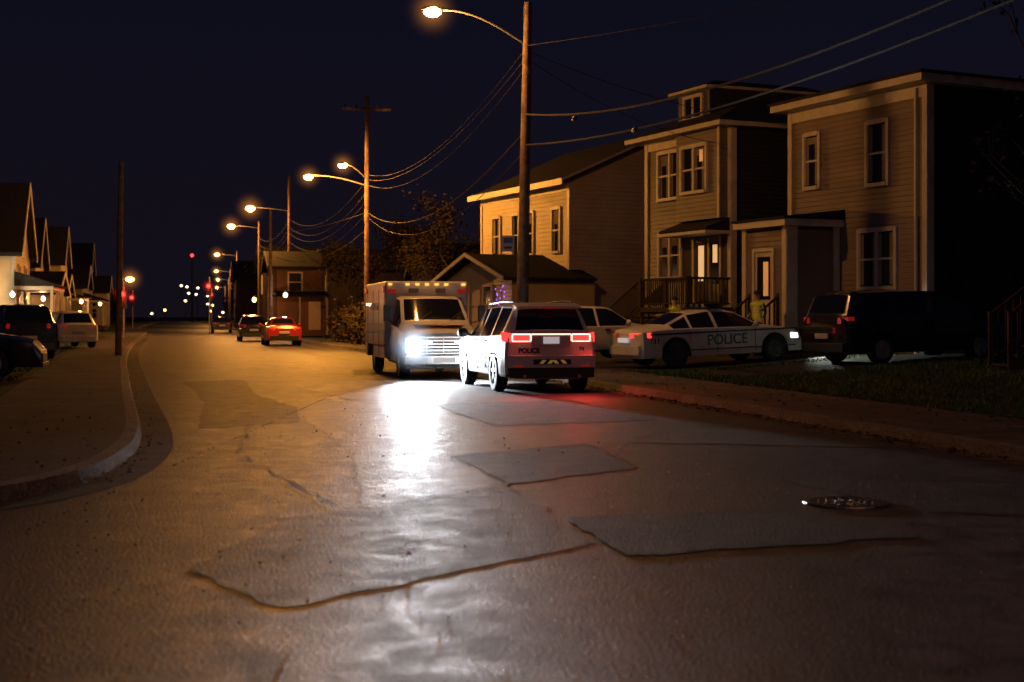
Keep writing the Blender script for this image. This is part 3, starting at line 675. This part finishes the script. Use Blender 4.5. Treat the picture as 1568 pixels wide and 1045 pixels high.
for q in (1,-1):
    d.hexa([(-.035,q*.79,1.0),(.05,q*.91,1.0),(.22,q*.955,1.02),(.1,q*.8,1.0),(-.03,q*.79,1.17),(.05,q*.9,1.18),(.22,q*.95,1.2),(.1,q*.8,1.17)],M_redon)
    a,b=sorted((q*.42,q*.79)); d.box(-.05,-.034,a,b,1.14,1.165,M_redhot); d.box(-.05,-.034,a,b,1.005,1.025,M_redhot)
    a,b=sorted((q*.4,q*.43)); d.box(-.05,-.034,a,b,1.025,1.14,M_redhot); a,b=sorted((q*.77,q*.8)); d.box(-.05,-.034,a,b,1.025,1.14,M_redhot)
    a,b=sorted((q*.43,q*.77)); d.box(-.042,-.034,a,b,1.025,1.14,M_redon)
    a,b=sorted((q*.6,q*.76)); d.box(-.128,-.118,a,b,.52,.55,M_redoff)
d.box(-.05,-.034,-.4,.4,1.145,1.165,M_redhot)
d.box(-.045,-.02,-.4,.4,.93,1.13,M_white); d.box(-.06,-.044,-.16,.16,.97,1.1,M_plate)
d.box(-.12,.2,-.88,.88,.5,.74,M_white); d.box(-.1,.2,-.86,.86,.3,.5,M_dark); 
for k in range(4):
    y=-.3+.16*k; s_=1 if k<2 else -1
    d.hexa([(-.127,y,.58),(-.121,y,.58),(-.121,y+.08,.58),(-.127,y+.08,.58),(-.127,y+.06*s_,.65),(-.121,y+.06*s_,.65),(-.121,y+.08+.06*s_,.65),(-.127,y+.08+.06*s_,.65)],M_yel)
d.box(-.124,-.1,-.38,.38,.565,.665,M_navy)
d.hexa([(.12,-.66,1.66),(.5,-.66,1.74),(.5,.66,1.74),(.12,.66,1.66),(.1,-.64,1.7),(.5,-.64,1.775),(.5,.64,1.775),(.1,.64,1.7)],M_white)
d.box(.09,.12,-.15,.15,1.655,1.68,M_redoff)
d.tube([(.08,0,1.28),(.2,-.42,1.3)],.012,M_dark,5)
for q in (1,-1):
    d.tube([(.6,q*.6,1.79),(1.6,q*.6,1.81),(2.9,q*.58,1.77)],.02,M_dark,6)
    d.box(.5,4.3,q*.955,q*.962,.78,.83,M_navy); d.box(.5,4.3,q*.955,q*.962,.7,.73,M_yel)
    for x in (1.75,2.8): d.box(x,x+.2,q*.94,q*.985,.98,1.02,M_white)
    d.box(1.37,1.38,q*.947,q*.958,.4,1.06,M_dark);d.box(2.46,2.47,q*.947,q*.958,.4,1.06,M_dark)
    d.tube([(-.12,q*.55,.33),(.1,q*.55,.34)],.04,M_chrome,8)
mirror(d,3.45,.93,1.13,M_dark,1.2); d.build('fittings',e,smooth=30,bevel=.008)
text('lettering_rear','POLICE',.13,M_navy,e,rearM(-.052,.45,.83)); text('lettering_number','74',.1,M_navy,e,rearM(-.03,-.62,.86))
text('lettering_side','POLICE',.3,M_navy,e,sideM(2.2,.965,.56,1))
wheels(e,[.98,3.98],.83,.385,.24,M_rimd,5)
light('tail_light_left','AREA',(-.1,.6,1.08),12,(1,.06,.05),e,shape='RECTANGLE',size=.4,size_y=.12,dir=(-1,0,-.3))
light('tail_light_right','AREA',(-.1,-.6,1.08),24,(1,.06,.05),e,shape='RECTANGLE',size=.4,size_y=.12,dir=(-1,-.2,-.3))
e=empty('police_car',(2.97,37.15,.14),ang,rad(2.2)); mb=MB()
body(mb,SED,[1.02,4.06],.36,.43,.27,M_white,(.95,3.6),[(2.2,2.3),(1.45,1.52)],[(.85,1.52),(3.02,3.7)],lower=None)
mb.build('body',e,smooth=28); d=MB()
for q in (1,-1):
    wq=.937
    d.box(.25,4.75,q*(wq-.03),q*(wq+.004),.86,.9,M_navy); d.box(.6,4.7,q*(wq-.02),q*(wq+.006),.42,.45,M_navy)
    d.box(2.25,2.262,q*.93,q*.945,.35,.96,M_dark); d.box(3.42,3.432,q*.925,q*.943,.35,.93,M_dark); d.box(1.42,1.43,q*.93,q*.945,.62,.96,M_dark)
    for x in (1.95,3.05): d.box(x-.3,x-.1,q*.93,q*.965,.8,.83,M_white)
    d.hexa([(-.03,q*.3,.8),(.04,q*.82,.8),(.28,q*.925,.8),(.1,q*.3,.8),(-.02,q*.3,.92),(.05,q*.82,.93),(.28,q*.915,.93),(.1,q*.3,.92)],M_redon if q<0 else M_redoff)
    d.hexa([(4.98,q*.42,.6),(4.86,q*.84,.61),(4.6,q*.9,.62),(4.7,q*.42,.6),(4.94,q*.42,.72),(4.84,q*.83,.74),(4.6,q*.89,.75),(4.7,q*.42,.72)],M_headlow if q<0 else M_headoff)
d.box(-.05,.15,-.8,.8,.36,.6,M_white); d.box(-.07,-.04,-.26,.26,.68,.8,M_plate); d.box(4.95,5.1,-.62,.62,.3,.55,M_dark)
d.tube([(5.12,-.45,.35),(5.18,-.42,.65),(5.12,-.4,.85)],.03,M_dark,6);d.tube([(5.12,.45,.35),(5.18,.42,.65),(5.12,.4,.85)],.03,M_dark,6);d.tube([(5.17,-.45,.6),(5.17,.45,.6)],.03,M_dark,6)
mirror(d,3.4,.9,1.03,M_white)
d.box(2.2,2.48,-.56,.56,1.49,1.53,M_dark)
for k in range(8): d.box(2.17,2.51,-.58+.145*k,-.44+.145*k,1.53,1.61,[M_cglass,M_headoff,M_cglass,M_signb][k%4])
d.build('fittings',e,smooth=30,bevel=.01)
text('lettering_side','POLICE',.38,M_navy,e,sideM(2.55,-.945,.66,-1)); text('lettering_side_far','POLICE',.36,M_navy,e,sideM(2.55,.945,.66,1)); text('lettering_number','911',.2,M_navy,e,sideM(.38,-.925,.7,-1))
wheels(e,[1.02,4.06],.815,.36,.23,M_rimd,5)
light('headlight_beam','SPOT',(5.06,-.66,.66),750,(.92,1,.85),e,spot_size=rad(100),spot_blend=.7,shadow_soft_size=.08,dir=(.25,-1,-.06))  # beam turned sideways to brighten the lawn, not along the car
simple_car('minivan',(7.57,34.47,.34),ang,VAN,M_blackp,[1.0,4.0],.35,(.45,3.95),[(1.35,1.43),(2.5,2.58)],[(.07,.24),(3.37,4.15)],tailz=1.05,headz=.72,pitch=rad(1))
simple_car('parked_car',(.1,40.4,.17),ang,HAT,M_white,[.75,3.45],.33,(.4,3.3),[(1.2,1.28),(2.2,2.28)],[(.06,.34),(2.82,3.4)],tailz=.92,pitch=rad(1.5))
simple_car('parked_car',(-11.6,72.5,0),hs,SED,M_redp,[1.0,4.05],.34,(.95,3.6),[(2.2,2.3)],[(.85,1.52),(3.02,3.7)],rear=mat('red_tail_dim_lit',(.5,.02,.02),.3,var=0,emit=(1,.05,.03),es=.5))
simple_car('parked_car',(-15.6,86,0),hs,HAT,M_blackp,[.75,3.45],.33,(.4,3.3),[(1.2,1.28),(2.2,2.28)],[(.06,.34),(2.82,3.4)],tailz=.92)
simple_car('parked_car',(-26.5,130,0),hs,SED,M_blackp,[1.0,4.05],.34,(.95,3.6),[(2.2,2.3)],[(.85,1.52),(3.02,3.7)])
simple_car('parked_suv',(-18.6,61,.14),rad(122),HAT,M_white,[.75,3.45],.34,(.4,3.3),[(1.2,1.28),(2.2,2.28)],[(.06,.34),(2.82,3.4)],tailz=.92)
simple_car('parked_suv',(-15.3,45,.14),rad(118),SUV,M_blackp,[.98,3.98],.37,(.45,3.6),[(1.32,1.42),(2.42,2.52)],[(.06,.29),(3.17,3.8)],tailz=1.05)
simple_car('parked_car',(-15.3,30.4,.14),rad(13),SED,M_blackp,[1.0,4.05],.34,(.95,3.6),[(2.2,2.3)],[(.85,1.52),(3.02,3.7)])
# ambulance
e=empty('ambulance',(-3.07,40.2,0),rad(-76.8)); mb=MB()
CAB=[(3.6,1.98,1.25,.8,.98),(3.95,2.03,1.25,.8,.98),(4.45,1.97,1.24,.78,.98),(5.15,1.4,1.2,.86,.97),(5.3,1.33,1.18,.86,.97),(5.95,1.2,1.08,.84,.95),(6.15,1.1,1.0,.8,.9),(6.2,.95,.9,.76,.88)]
body(mb,CAB,[5.45],.37,.45,.36,M_white,(3.95,5.1),[(4.0,4.08)],[(4.47,5.12)],lower=M_dark); mb.build('cab',e,smooth=28)
bx=MB()
bx.box(0,3.9,-1.07,1.07,.75,2.4,M_white); bx.box(0,.45,-1.07,1.07,.42,.75,M_white); bx.box(1.5,3.9,-1.07,1.07,.42,.75,M_white); bx.box(.45,1.5,-.85,.85,.4,.75,M_dark)
bx.build('box_body',e,bevel=.05)
d=MB()
for q in (1,-1):
    d.box(.02,3.88,q*1.072,q*1.078,1.15,1.32,M_orange); d.box(.02,3.88,q*1.072,q*1.078,1.05,1.09,M_navy)
    for x in (.5,1.6,2.7,3.75): d.box(x,x+.015,q*1.072,q*1.08,.5,2.2,M_dark)
    for x in (.15,3.5): d.box(x,x+.3,q*1.07,q*1.11,2.12,2.27,M_redoff)
    d.tube([(4.95,q*.95,1.35),(5.05,q*1.2,1.4),(5.05,q*1.2,1.75),(4.95,q*.92,1.75)],.018,M_dark,6); d.box(5.0,5.1,min(q*1.1,q*1.28),max(q*1.1,q*1.28),1.38,1.78,M_dark)
    y0,y1=sorted((q*.6,q*.92)); d.box(6.12,6.21,y0,y1,.64,.9,M_chrome)
    y0,y1=sorted((q*.64,q*.88)); d.box(6.2,6.235,y0,y1,.68,.88,M_head)
    y0,y1=sorted((q*.64,q*.9)); d.box(6.14,6.215,y0,y1,.92,.98,M_amber)
d.box(6.1,6.23,-.6,.6,.6,1.02,M_chrome)
for k in range(5): d.box(6.22,6.24,-.56,.56,.63+.078*k,.665+.078*k,M_dark)
for y in (-.4,0,.4): d.box(6.235,6.25,y-.012,y+.012,.6,1.02,M_chrome)
for y in (-.38,.38): d.box(6.235,6.26,y-.1,y+.1,.86,.92,M_headlow)
d.box(6.12,6.36,-.95,.95,.36,.56,M_chrome); d.box(6.1,6.2,-.9,.9,.24,.36,M_dark); d.box(6.36,6.37,-.26,.26,.4,.52,M_plate)
for y in (-.95,-.5,-.25,0,.25,.5,.95): d.box(3.9,3.96,y-.045,y+.045,2.3,2.345,M_amber)
for y in (-.9,.9): d.box(3.9,3.95,y-.1,y+.1,2.1,2.2,M_redoff)
for y in (-.35,.35): d.box(3.9,3.95,y-.13,y+.13,2.1,2.22,M_headoff)
d.box(5.0,5.14,-.7,.7,1.36,1.39,M_dark)
for y in (-.4,.35): d.tube([(5.2,y,1.4),(4.9,y+.35,1.62)],.01,M_dark,5)
d.box(5.35,5.9,-.6,.6,1.285,1.3,M_orange)
d.build('fittings',e,bevel=.012)
text('lettering_number','43',.2,M_navy,e,frontM(3.96,.8,1.9)); text('lettering_side','AMBULANCE',.28,M_navy,e,sideM(2,-1.08,1.75,-1)); text('lettering_side_l','AMBULANCE',.28,M_navy,e,sideM(2,1.08,1.75,1))
wheels(e,[.97,5.45],.85,.37,.24,M_rim,8)
for y in (-.76,.76):
    light('headlight_beam','SPOT',(6.28,y,.78),6500 if y<0 else 1500,(.84,.92,1),e,spot_size=rad(62),spot_blend=1,shadow_soft_size=.15,dir=(1,.12,-.1))
bloomball(e,(6.5,-.76,.8),.8,M_bloomw)
# ---------------------------------------------------------------- lamps, poles, wires
AMB=(1,.42,.09)
def pole(base,h,r=.15,name='utility_pole',cross=None,lean=(0,0)):
    mb=MB(); b=Vector(base); k=6
    mb.tube([(b.x+lean[0]*i/k,b.y+lean[1]*i/k,b.z-.1+(h+.1)*i/k) for i in range(k+1)],[r*(1-.35*i/k) for i in range(k+1)],M_wood,14)
    if cross:
        for z in cross:
            mb.hexa([(b.x-1.15,b.y-.33,z),(b.x+1.15,b.y+.21,z),(b.x+1.15,b.y+.31,z),(b.x-1.15,b.y-.23,z),(b.x-1.15,b.y-.33,z+.1),(b.x+1.15,b.y+.21,z+.1),(b.x+1.15,b.y+.31,z+.1),(b.x-1.15,b.y-.23,z+.1)],M_wood)
            for t in (-1.05,-.5,.5,1.05): mb.lathe([(.03,0),(.05,.05),(.03,.1),(.05,.14),(.02,.18)],(b.x+t,b.y+t*.235,z+.1),'z',M_dark,8)
    return mb.build(name,None,smooth=40)
def lamp(base,zat,head,power,near=True,m=None,col=AMB):
    e=empty('street_lamp',(0,0,0)); b=Vector((base[0],base[1],zat)); h=Vector(head); n=10 if near else 5
    d=(h-b); mid=[]
    for i in range(n+1):
        t=i/n; mid.append((b.x+d.x*t, b.y+d.y*t, b.z+d.z*math.sin(min(1,t*1.15)*math.pi/2)))
    mb=MB(); mb.tube(mid,.03,M_metal,8); mb.tube([(b.x,b.y,b.z-.25),(b.x,b.y,b.z+.25)],.06,M_metal,8)
    mb.build('bracket_arm',e,smooth=40)
    u=Vector((d.x,d.y)).normalized(); hd=MB()
    prof=[(-.42,.04,.03),(-.3,.07,.05),(-.05,.15,.09),(.15,.16,.09),(.3,.1,.06),(.36,.03,.02)]
    vs=[];q=12
    for (a,w_,hh) in prof:
        for k in range(q):
            t=2*math.pi*k/q; s=w_*math.cos(t); z=hh*math.sin(t); z=max(z,-.03)
            vs.append((h.x+u.x*a-u.y*s,h.y+u.y*a+u.x*s,h.z+z))
    fs=[(i*q+k,i*q+(k+1)%q,(i+1)*q+(k+1)%q,(i+1)*q+k) for i in range(len(prof)-1) for k in range(q)]+[tuple(range(q)),tuple(range(5*q,6*q))]
    hd.add(vs,fs,M_metal); hd.build('lamp_head',e,smooth=50)
    ln=MB(); r=.2 if near else .3
    ln.ell((h.x+u.x*.08,h.y+u.y*.08,h.z-.07),(r*1.2,r*1.1,r*.7),m or M_lamp,14,8); ln.build('lens',e,smooth=60)
    light('bulb','POINT',(h.x+u.x*.08,h.y+u.y*.08,h.z-.36),power,col,e,shadow_soft_size=.1)
    bloomball(e,(h.x+u.x*.08,h.y+u.y*.08,h.z-.05),.9 if near else 1.5,M_mist if near else M_bloomf)
    return e
P1=(.24,37.4,0)
pole(P1,9.75,.17,lean=(.18,0))
lamp((.36,37.4),8.65,(-1.98,36.8,9.45),1600)
sg=MB(); sg.box(-.26,.06,37.16,37.18,3.2,3.62,M_sign); sg.box(-.22,.02,37.152,37.16,3.42,3.56,M_signb); sg.box(-.2,.0,37.152,37.16,3.27,3.33,M_dark); sg.build('bus_stop_sign')
P2=(-7.1,69.6,0); pole(P2,12.3,.15,cross=[11.6]); lamp((-7.1,69.6),7.9,(-9.8,69,8.35),4600,True,M_lamp,(1,.38,.05)); lamp((-7.1,69.6),8.2,(-8.0,67.6,8.75),2400,True,M_lamp,(1,.38,.05))
P3=(-15.8,101,0); pole(P3,11.5,.17); lamp((-15.8,101),9.0,(-18.4,100.4,9.2),3600,False,M_lampf,(1,.38,.06))
P4=(-21.5,121,0); pole(P4,9.6,.16); lamp((-21.5,121),9.0,(-23.7,120.4,9.2),3600,False,M_lampf)
P5=(-34,176,0); pole(P5,9.6,.16); lamp((-34,176),9.0,(-36.3,175.4,9.2),3600,False,M_lampf)
P6=(-47.5,240,0); pole(P6,9.6,.16); lamp((-47.5,240),9,(-49.7,239.4,9.2),3600,False,M_lampf)
P7=(-58.5,294,0); pole(P7,9.6,.16); lamp((-58.5,294),9,(-60.6,293.4,9.2),3000,False,M_lampf)
P8=(-75,372,0); pole(P8,9.6,.16); lamp((-75,372),9,(-77,371.4,9.2),3000,False,M_lampf)
P0=(9.3,2.5,0); pole(P0,9.75,.17); lamp((9.3,2.5),8.65,(6.9,1.9,9.4),820,col=(1,.45,.29))
pole((-13.9,50.2,0),6.95,.12,lean=(.1,0)); pole((-14.6,86,0),8,.12); pole((-26.5,150,0),9,.13)
pole((-31,112,0),4.6,.08); lamp((-31,112),4.3,(-30.2,112.1,4.5),500,False,M_lampf)
dl=MB()
for (x,z) in [(-104,11.2),(-102,10.8),(-98,10.4),(-103,8.9),(-100,8.5),(-97,8.1),(-102,6.4),(-98,5.5),(-95,3.2),(-108,3.5),(-92,2.8),(-112,2.4),(-94,5.0)]:
    Y=440+random.random()*20
    dl.tube([(x,Y,0),(x,Y,z)],.1,M_dark,5); dl.ell((x,Y,z),(.42,.42,.35),random.choice([M_wlamp,M_wlamp,M_lampf]),8,6)
dl.build('distant_street_lights')
def signal(x,y,z,p=60):
    r=empty('traffic_light',(x,y,0)); e=MB(); e.tube([(0,0,0),(0,0,z+.9)],.06,M_metal,8); e.box(-.2,.2,-.35,-.1,z-.75,z+.3,M_dark)
    for k,m in enumerate((M_redfar,M_dark,M_dark)): e.lathe([(.02,0),(.16,0),(.17,.06)],(0,-.38,z+.1-.32*k),'y',m,12); e.tube([(-.17,-.5,z+.1-.32*k),(-.12,-.5,z+.23-.32*k),(0,-.5,z+.28-.32*k),(.12,-.5,z+.23-.32*k),(.17,-.5,z+.1-.32*k)],.02,M_dark,4)
    e.ell((0,-.42,z+.1),(.19,.1,.19),M_redfar,10,6)
    e.build('signal_head_and_post',r); light('signal_bulb','POINT',(0,-.9,z+.1),p,(1,.03,.02),r,shadow_soft_size=.15)
    bloomball(r,(0,-.5,z+.1),.8,M_bloomr)
signal(-23.2,85,2.75,160); signal(-38,180,4.2); signal(-40,150,3.4); signal(-26.8,126,4.1)
ms=MB(); ms.tube([(-90,400,0),(-90,400,18.5)],[.3,.1],M_dark,6)
for i in range(8): ms.box(-90.5,-89.5,399.95,400.05,2*i+2,2*i+2.08,M_dark)
ms.ell((-90,400,18.7),(.45,.45,.45),M_redfar,8,6); ms.build('radio_mast')
wires=MB()
def wire(a,b,sag,r=.012,n=20):
    a=Vector(a);b=Vector(b); wires.tube([a.lerp(b,i/n)-Vector((0,0,sag*4*(i/n)*(1-i/n))) for i in range(n+1)],r,M_wire,5)
wire((.36,37.3,6.8),(9.3,2.5,6.8),1.4,.024,40); wire((.36,37.3,6.0),(9.3,2.5,6.15),1.0,.022,40)
for dz,s in ((8.55,1.1),(8.3,1.0),(8.05,1.2)): wire((.36,37.4,dz),(-7.1,69.6,dz-.1),s,.008,30)
wire((.36,37.4,6.4),(-7.1,69.6,6.6),1.3,.02,30); wire((.36,37.4,5.9),(-7.1,69.6,6.4),1.5,.012,30)
for dz in (8.2,7.6,7.2,6.6): wire((-7.1,69.6,dz),(-15.8,101,dz+.2),1.2,.014,20); wire((-15.8,101,dz+.2),(-21.5,121,dz),.8,.014,14)
wire((-7.1,69.6,5.8),(-13.9,84,5.0),.8,.018); wire((-7.1,69.6,6.6),(-14.6,86,6.5),.2,.015)
for dz in (8,7.4,6.8): wire((-21.5,121,dz),(-34,176,dz),1.2,.015); wire((-34,176,dz),(-47.5,240,dz),1.2,.02)
wire((.36,37.4,8.5),(8.6,43.9,7.4),.3,.009); wire((.36,37.4,8.3),(7.0,47,7.2),.4,.009)
wire((.36,37.3,8.6),(12,30,9.6),.2,.01)
wires.build('overhead_wires',smooth=60)
ft=MB(); ft.lathe([(.03,-.2),(.06,-.1),(.06,.1),(.03,.2)],(1.45,33.1,6.1),'y',M_dark,10); ft.lathe([(.03,-.2),(.06,-.1),(.06,.1),(.03,.2)],(2.5,29,5.3),'y',M_dark,10); ft.build('cable_splice_case')
def bulb(name,loc,p,col,m,r=.12):
    q=empty(name,loc); mb=MB(); mb.ell((0,0,0),(r,r,r*1.2),m,10,6); mb.box(-.05,.05,-.05,.05,r,r+.1,M_dark); mb.build('globe',q)
    light('bulb','POINT',(.05,-.35,0),p,col,q,shadow_soft_size=.1)
bulb('porch_light',(-24.9,70.9,2.6),280,(1,.75,.42),M_wlamp); bulb('porch_light',(-26.3,79.8,2.5),130,(1,.55,.2),M_wlamp)
bulb('porch_light',(-13.7,86,2.8),40,(.9,.9,1),M_wlamp,.14); bulb('porch_light',(-17,93.8,2.6),260,(1,.4,.1),M_lampf,.14)
bulb('porch_light',(-31.5,104,2.6),130,(1,.5,.18),M_lampf,.14); bulb('porch_light',(-36.2,125,2.6),150,(1,.5,.18),M_lampf,.14)
# ---------------------------------------------------------------- trees
def tree(loc,h,seed,leaves=0,name='bare_tree',thick=.16,lm=None):
    R=random.Random(seed); mb=MB(); tips=[]
    def br(p,d,L,r,lv):
        n=4; pts=[p];rs=[r]
        for i in range(n):
            d=(d+Vector((R.gauss(0,.12),R.gauss(0,.12),R.gauss(.03,.08)))).normalized(); p=p+d*L/n; pts.append(p); rs.append(r*(1-.45*(i+1)/n))
        mb.tube(pts,rs,M_bark,6 if lv<2 else 3)
        if lv>=2: tips.append(p)
        if lv<4:
            for k in range(R.choice([2,3,3])):
                t=R.choice([2,3,4]); q=pts[t]; a=R.uniform(0,6.28); s=R.uniform(.35,.9)
                nd=(d+Vector((math.cos(a)*s,math.sin(a)*s,R.uniform(-.1,.3)))).normalized(); br(q,nd,L*R.uniform(.6,.8),rs[t]*.62,lv+1)
    br(Vector(loc)-Vector((0,0,.1)),Vector((0,0,1)),h*.38,thick,0)
    for i in range(leaves):
        c=R.choice(tips)+Vector((R.gauss(0,.35),R.gauss(0,.35),R.gauss(0,.3))); s=R.uniform(.05,.13)
        a=Vector((R.gauss(0,1),R.gauss(0,1),R.gauss(0,1))).normalized()*s; b=a.orthogonal().normalized()*s*.7
        mb.add([c-a,c+b,c+a,c-b],[(0,1,2,3)],(lm or M_leafd) if R.random()<.35 else M_fol)
    mb.build(name,recalc=False)
tree((12.6,33.2,.4),8.5,3,300,thick=.17); tree((10.9,26.5,.35),10,11,500,thick=.2,name='street_tree',lm=M_leaf)
tree((-2,76,.4),8,5,1800,name='tree'); tree((.5,84,.4),9,6,1800,name='tree'); tree((-8.2,92,.3),8,8,1800,name='tree'); tree((-5.5,98,.3),9,9,1800,name='tree')
tree((-5.2,79,.3),6.5,21,2400,name='tree'); tree((-9.6,84,.3),6,22,2400,name='tree')
tree((-42,108,.1),8,12,2000,name='tree'); tree((-58,165,.1),9,14,2000,name='tree'); tree((-30,190,.1),9,15,2000,name='tree')
hd=MB(); Rr=random.Random(4)
for i in range(5200):
    t=Rr.random(); c=Vector((-9.3,79,0)).lerp(Vector((-5.6,66,0)),t)+Vector((Rr.gauss(0,.5),Rr.gauss(0,.5),abs(Rr.gauss(.9,.5))+.15)); s=Rr.uniform(.05,.13)
    a=Vector((Rr.gauss(0,1),Rr.gauss(0,1),Rr.gauss(0,1))).normalized()*s; b=a.orthogonal().normalized()*s*.7
    hd.add([c-a,c+b,c+a,c-b],[(0,1,2,3)],M_fol if Rr.random()<.7 else M_leafd)
for i in range(30):
    c=Vector((-9.3,79,.1)).lerp(Vector((-5.6,66,.1)),i/29); hd.tube([c,c+Vector((Rr.gauss(0,.2),Rr.gauss(0,.2),1.3))],[.03,.01],M_bark,4)
hd.build('hedge',recalc=False)
dt=MB()
for i in range(46):
    cx=random.uniform(-230,60); cy=random.uniform(330,520); 
    if -.27*cy-6<cx+0<-.2*cy: continue
    rr=random.uniform(4,8); 
    dt.tube([(cx,cy,0),(cx,cy,rr)],.4,M_bark,5)
    for k in range(300):
        a=Vector((random.gauss(0,1),random.gauss(0,1),random.gauss(0,.8))); a=a.normalized()*rr*random.uniform(.4,1)
        c=Vector((cx,cy,rr*.9))+a; s=random.uniform(.4,1)
        u=Vector((random.gauss(0,1),random.gauss(0,1),random.gauss(0,1))).normalized()*s; v_=u.orthogonal().normalized()*s
        dt.add([c-u,c+v_,c+u,c-v_],[(0,1,2,3)],M_fol)
dt.build('distant_trees',recalc=False)
# ---------------------------------------------------------------- people
def person(name,loc,rz,vest,arm=0):
    e=empty(name,loc,rz)
    J=[(0,0,.95,.135),(0,0,1.12,.13),(0,0,1.33,.15),(0,0,1.46,.085),(0,.01,1.54,.055),(0,.02,1.62,.08),(0,.02,1.7,.085),
       (.17,0,1.42,.065),(.24,-.03,1.17,.05),(.2,.12,.97+arm*.15,.035),(-.17,0,1.42,.065),(-.24,-.03,1.17,.05),(-.21,.1,.96,.035),
       (.1,0,.86,.095),(.11,.02,.5,.065),(.11,-.01,.1,.045),(.12,.12,.05,.04),(-.1,0,.86,.095),(-.12,.03,.5,.065),(-.12,0,.1,.045),(-.14,.13,.05,.04)]
    E=[(0,1),(1,2),(2,3),(3,4),(4,5),(5,6),(2,7),(7,8),(8,9),(2,10),(10,11),(11,12),(0,13),(13,14),(14,15),(15,16),(0,17),(17,18),(18,19),(19,20)]
    me=bpy.data.meshes.new('b'); me.from_pydata([j[:3] for j in J],E,[]); o=bpy.data.objects.new('b',me); sc.collection.objects.link(o)
    o.modifiers.new('s','SKIN'); 
    for i,j in enumerate(J):
        r=j[3]; me.skin_vertices[0].data[i].radius=(r,r*(.72 if i in (1,2) else .9)); me.skin_vertices[0].data[i].use_root=(i==0)
    s=o.modifiers.new('u','SUBSURF'); s.levels=2; s.render_levels=2
    dg=bpy.context.evaluated_depsgraph_get(); m2=bpy.data.meshes.new_from_object(o.evaluated_get(dg)); bpy.data.objects.remove(o)
    m2.materials.clear()
    for m in (vest,M_uni,M_skin,M_refl): m2.materials.append(m)
    for p in m2.polygons:
        c=p.center; k=0
        if c.z<.93 and abs(c.x)<.19: k=1
        if abs(c.x)>.19 and c.z>1.0: k=1
        if c.z<.99 and abs(c.x)>=.15 and c.y>.07: k=2
        if c.z>1.5 : k=2
        if k==0 and (1.08<c.z<1.13 or 1.27<c.z<1.31): k=3
        p.material_index=k; p.use_smooth=True
    b=bpy.data.objects.new('body',m2); sc.collection.objects.link(b); b.parent=e
    d=MB()
    d.ell((0,.105,1.645),(.013,.02,.02),M_skin,8,6)
    for q in (1,-1):
        d.ell((q*.03,.092,1.675),(.012,.008,.008),M_dark,8,5); d.ell((q*.083,.02,1.655),(.012,.02,.03),M_skin,8,6)
    d.ell((0,.097,1.6),(.025,.006,.006),M_redp,8,5)
    d.lathe([(.1,1.69),(.104,1.72),(.095,1.76),(.06,1.79),(.01,1.8)],(0,.015,0),'z',M_uni,16); d.hexa([(-.07,.09,1.7),(.07,.09,1.7),(.05,.18,1.685),(-.05,.18,1.685),(-.07,.09,1.715),(.07,.09,1.715),(.05,.18,1.697),(-.05,.18,1.697)],M_uni)
    for q,z in ((1,.97+arm*.15),(-1,.96)):
        bx_=q*.205; d.ell((bx_,.155,z-.03),(.022,.045,.04),M_skin,8,6)
        for k in range(4):
            L=[.06,.07,.066,.052][k]; x=bx_+(-.024+.016*k)
            d.tube([(x,.18,z-.04),(x,.2+L*.3,z-.06),(x,.195+L*.35,z-.06-L*.5)],[.0085,.008,.006],M_skin,6)
        d.tube([(bx_-q*.02,.15,z-.02),(bx_-q*.045,.175,z-.03),(bx_-q*.045,.2,z-.045)],[.011,.009,.007],M_skin,6)
    d.build('head_and_hands',e,smooth=60)
person('police_officer',(6.95,40.3,.45),rad(150),M_hivis,1)
person('police_officer',(4.75,41.6,.3),rad(200),M_hivis)
# ---------------------------------------------------------------- world
wd=bpy.data.worlds.new('World'); sc.world=wd; wd.use_nodes=True; nt=wd.node_tree; bg=nt.nodes['Background']
tc=nt.nodes.new('ShaderNodeTexCoord'); sp=nt.nodes.new('ShaderNodeSeparateXYZ'); r=nt.nodes.new('ShaderNodeValToRGB')
nt.links.new(tc.outputs['Generated'],sp.inputs[0]); nt.links.new(sp.outputs['Z'],r.inputs['Fac']); nt.links.new(r.outputs['Color'],bg.inputs['Color'])
r.color_ramp.elements[0].position=0; r.color_ramp.elements[0].color=(.0068,.0048,.0085,1); r.color_ramp.elements[1].position=.25; r.color_ramp.elements[1].color=(.0038,.0043,.0112,1)
bg.inputs['Strength'].default_value=1
light('fill_sun','SUN',(0,0,50),.03,(.6,.5,1),angle=rad(8),dir=(.2,.6,-1))  # faint fill light added to lift the dark zones
# ---------------------------------------------------------------- camera
cd=bpy.data.cameras.new('camera'); cam=bpy.data.objects.new('camera',cd); sc.collection.objects.link(cam); sc.camera=cam
cam.location=(0,0,1.5); cam.rotation_euler=(rad(90),0,0); cd.lens=50; cd.sensor_width=36; cd.shift_y=-37.5/1568; cd.clip_end=4000; cd.clip_start=.1
cd.dof.use_dof=True; cd.dof.focus_distance=29; cd.dof.aperture_fstop=1.8
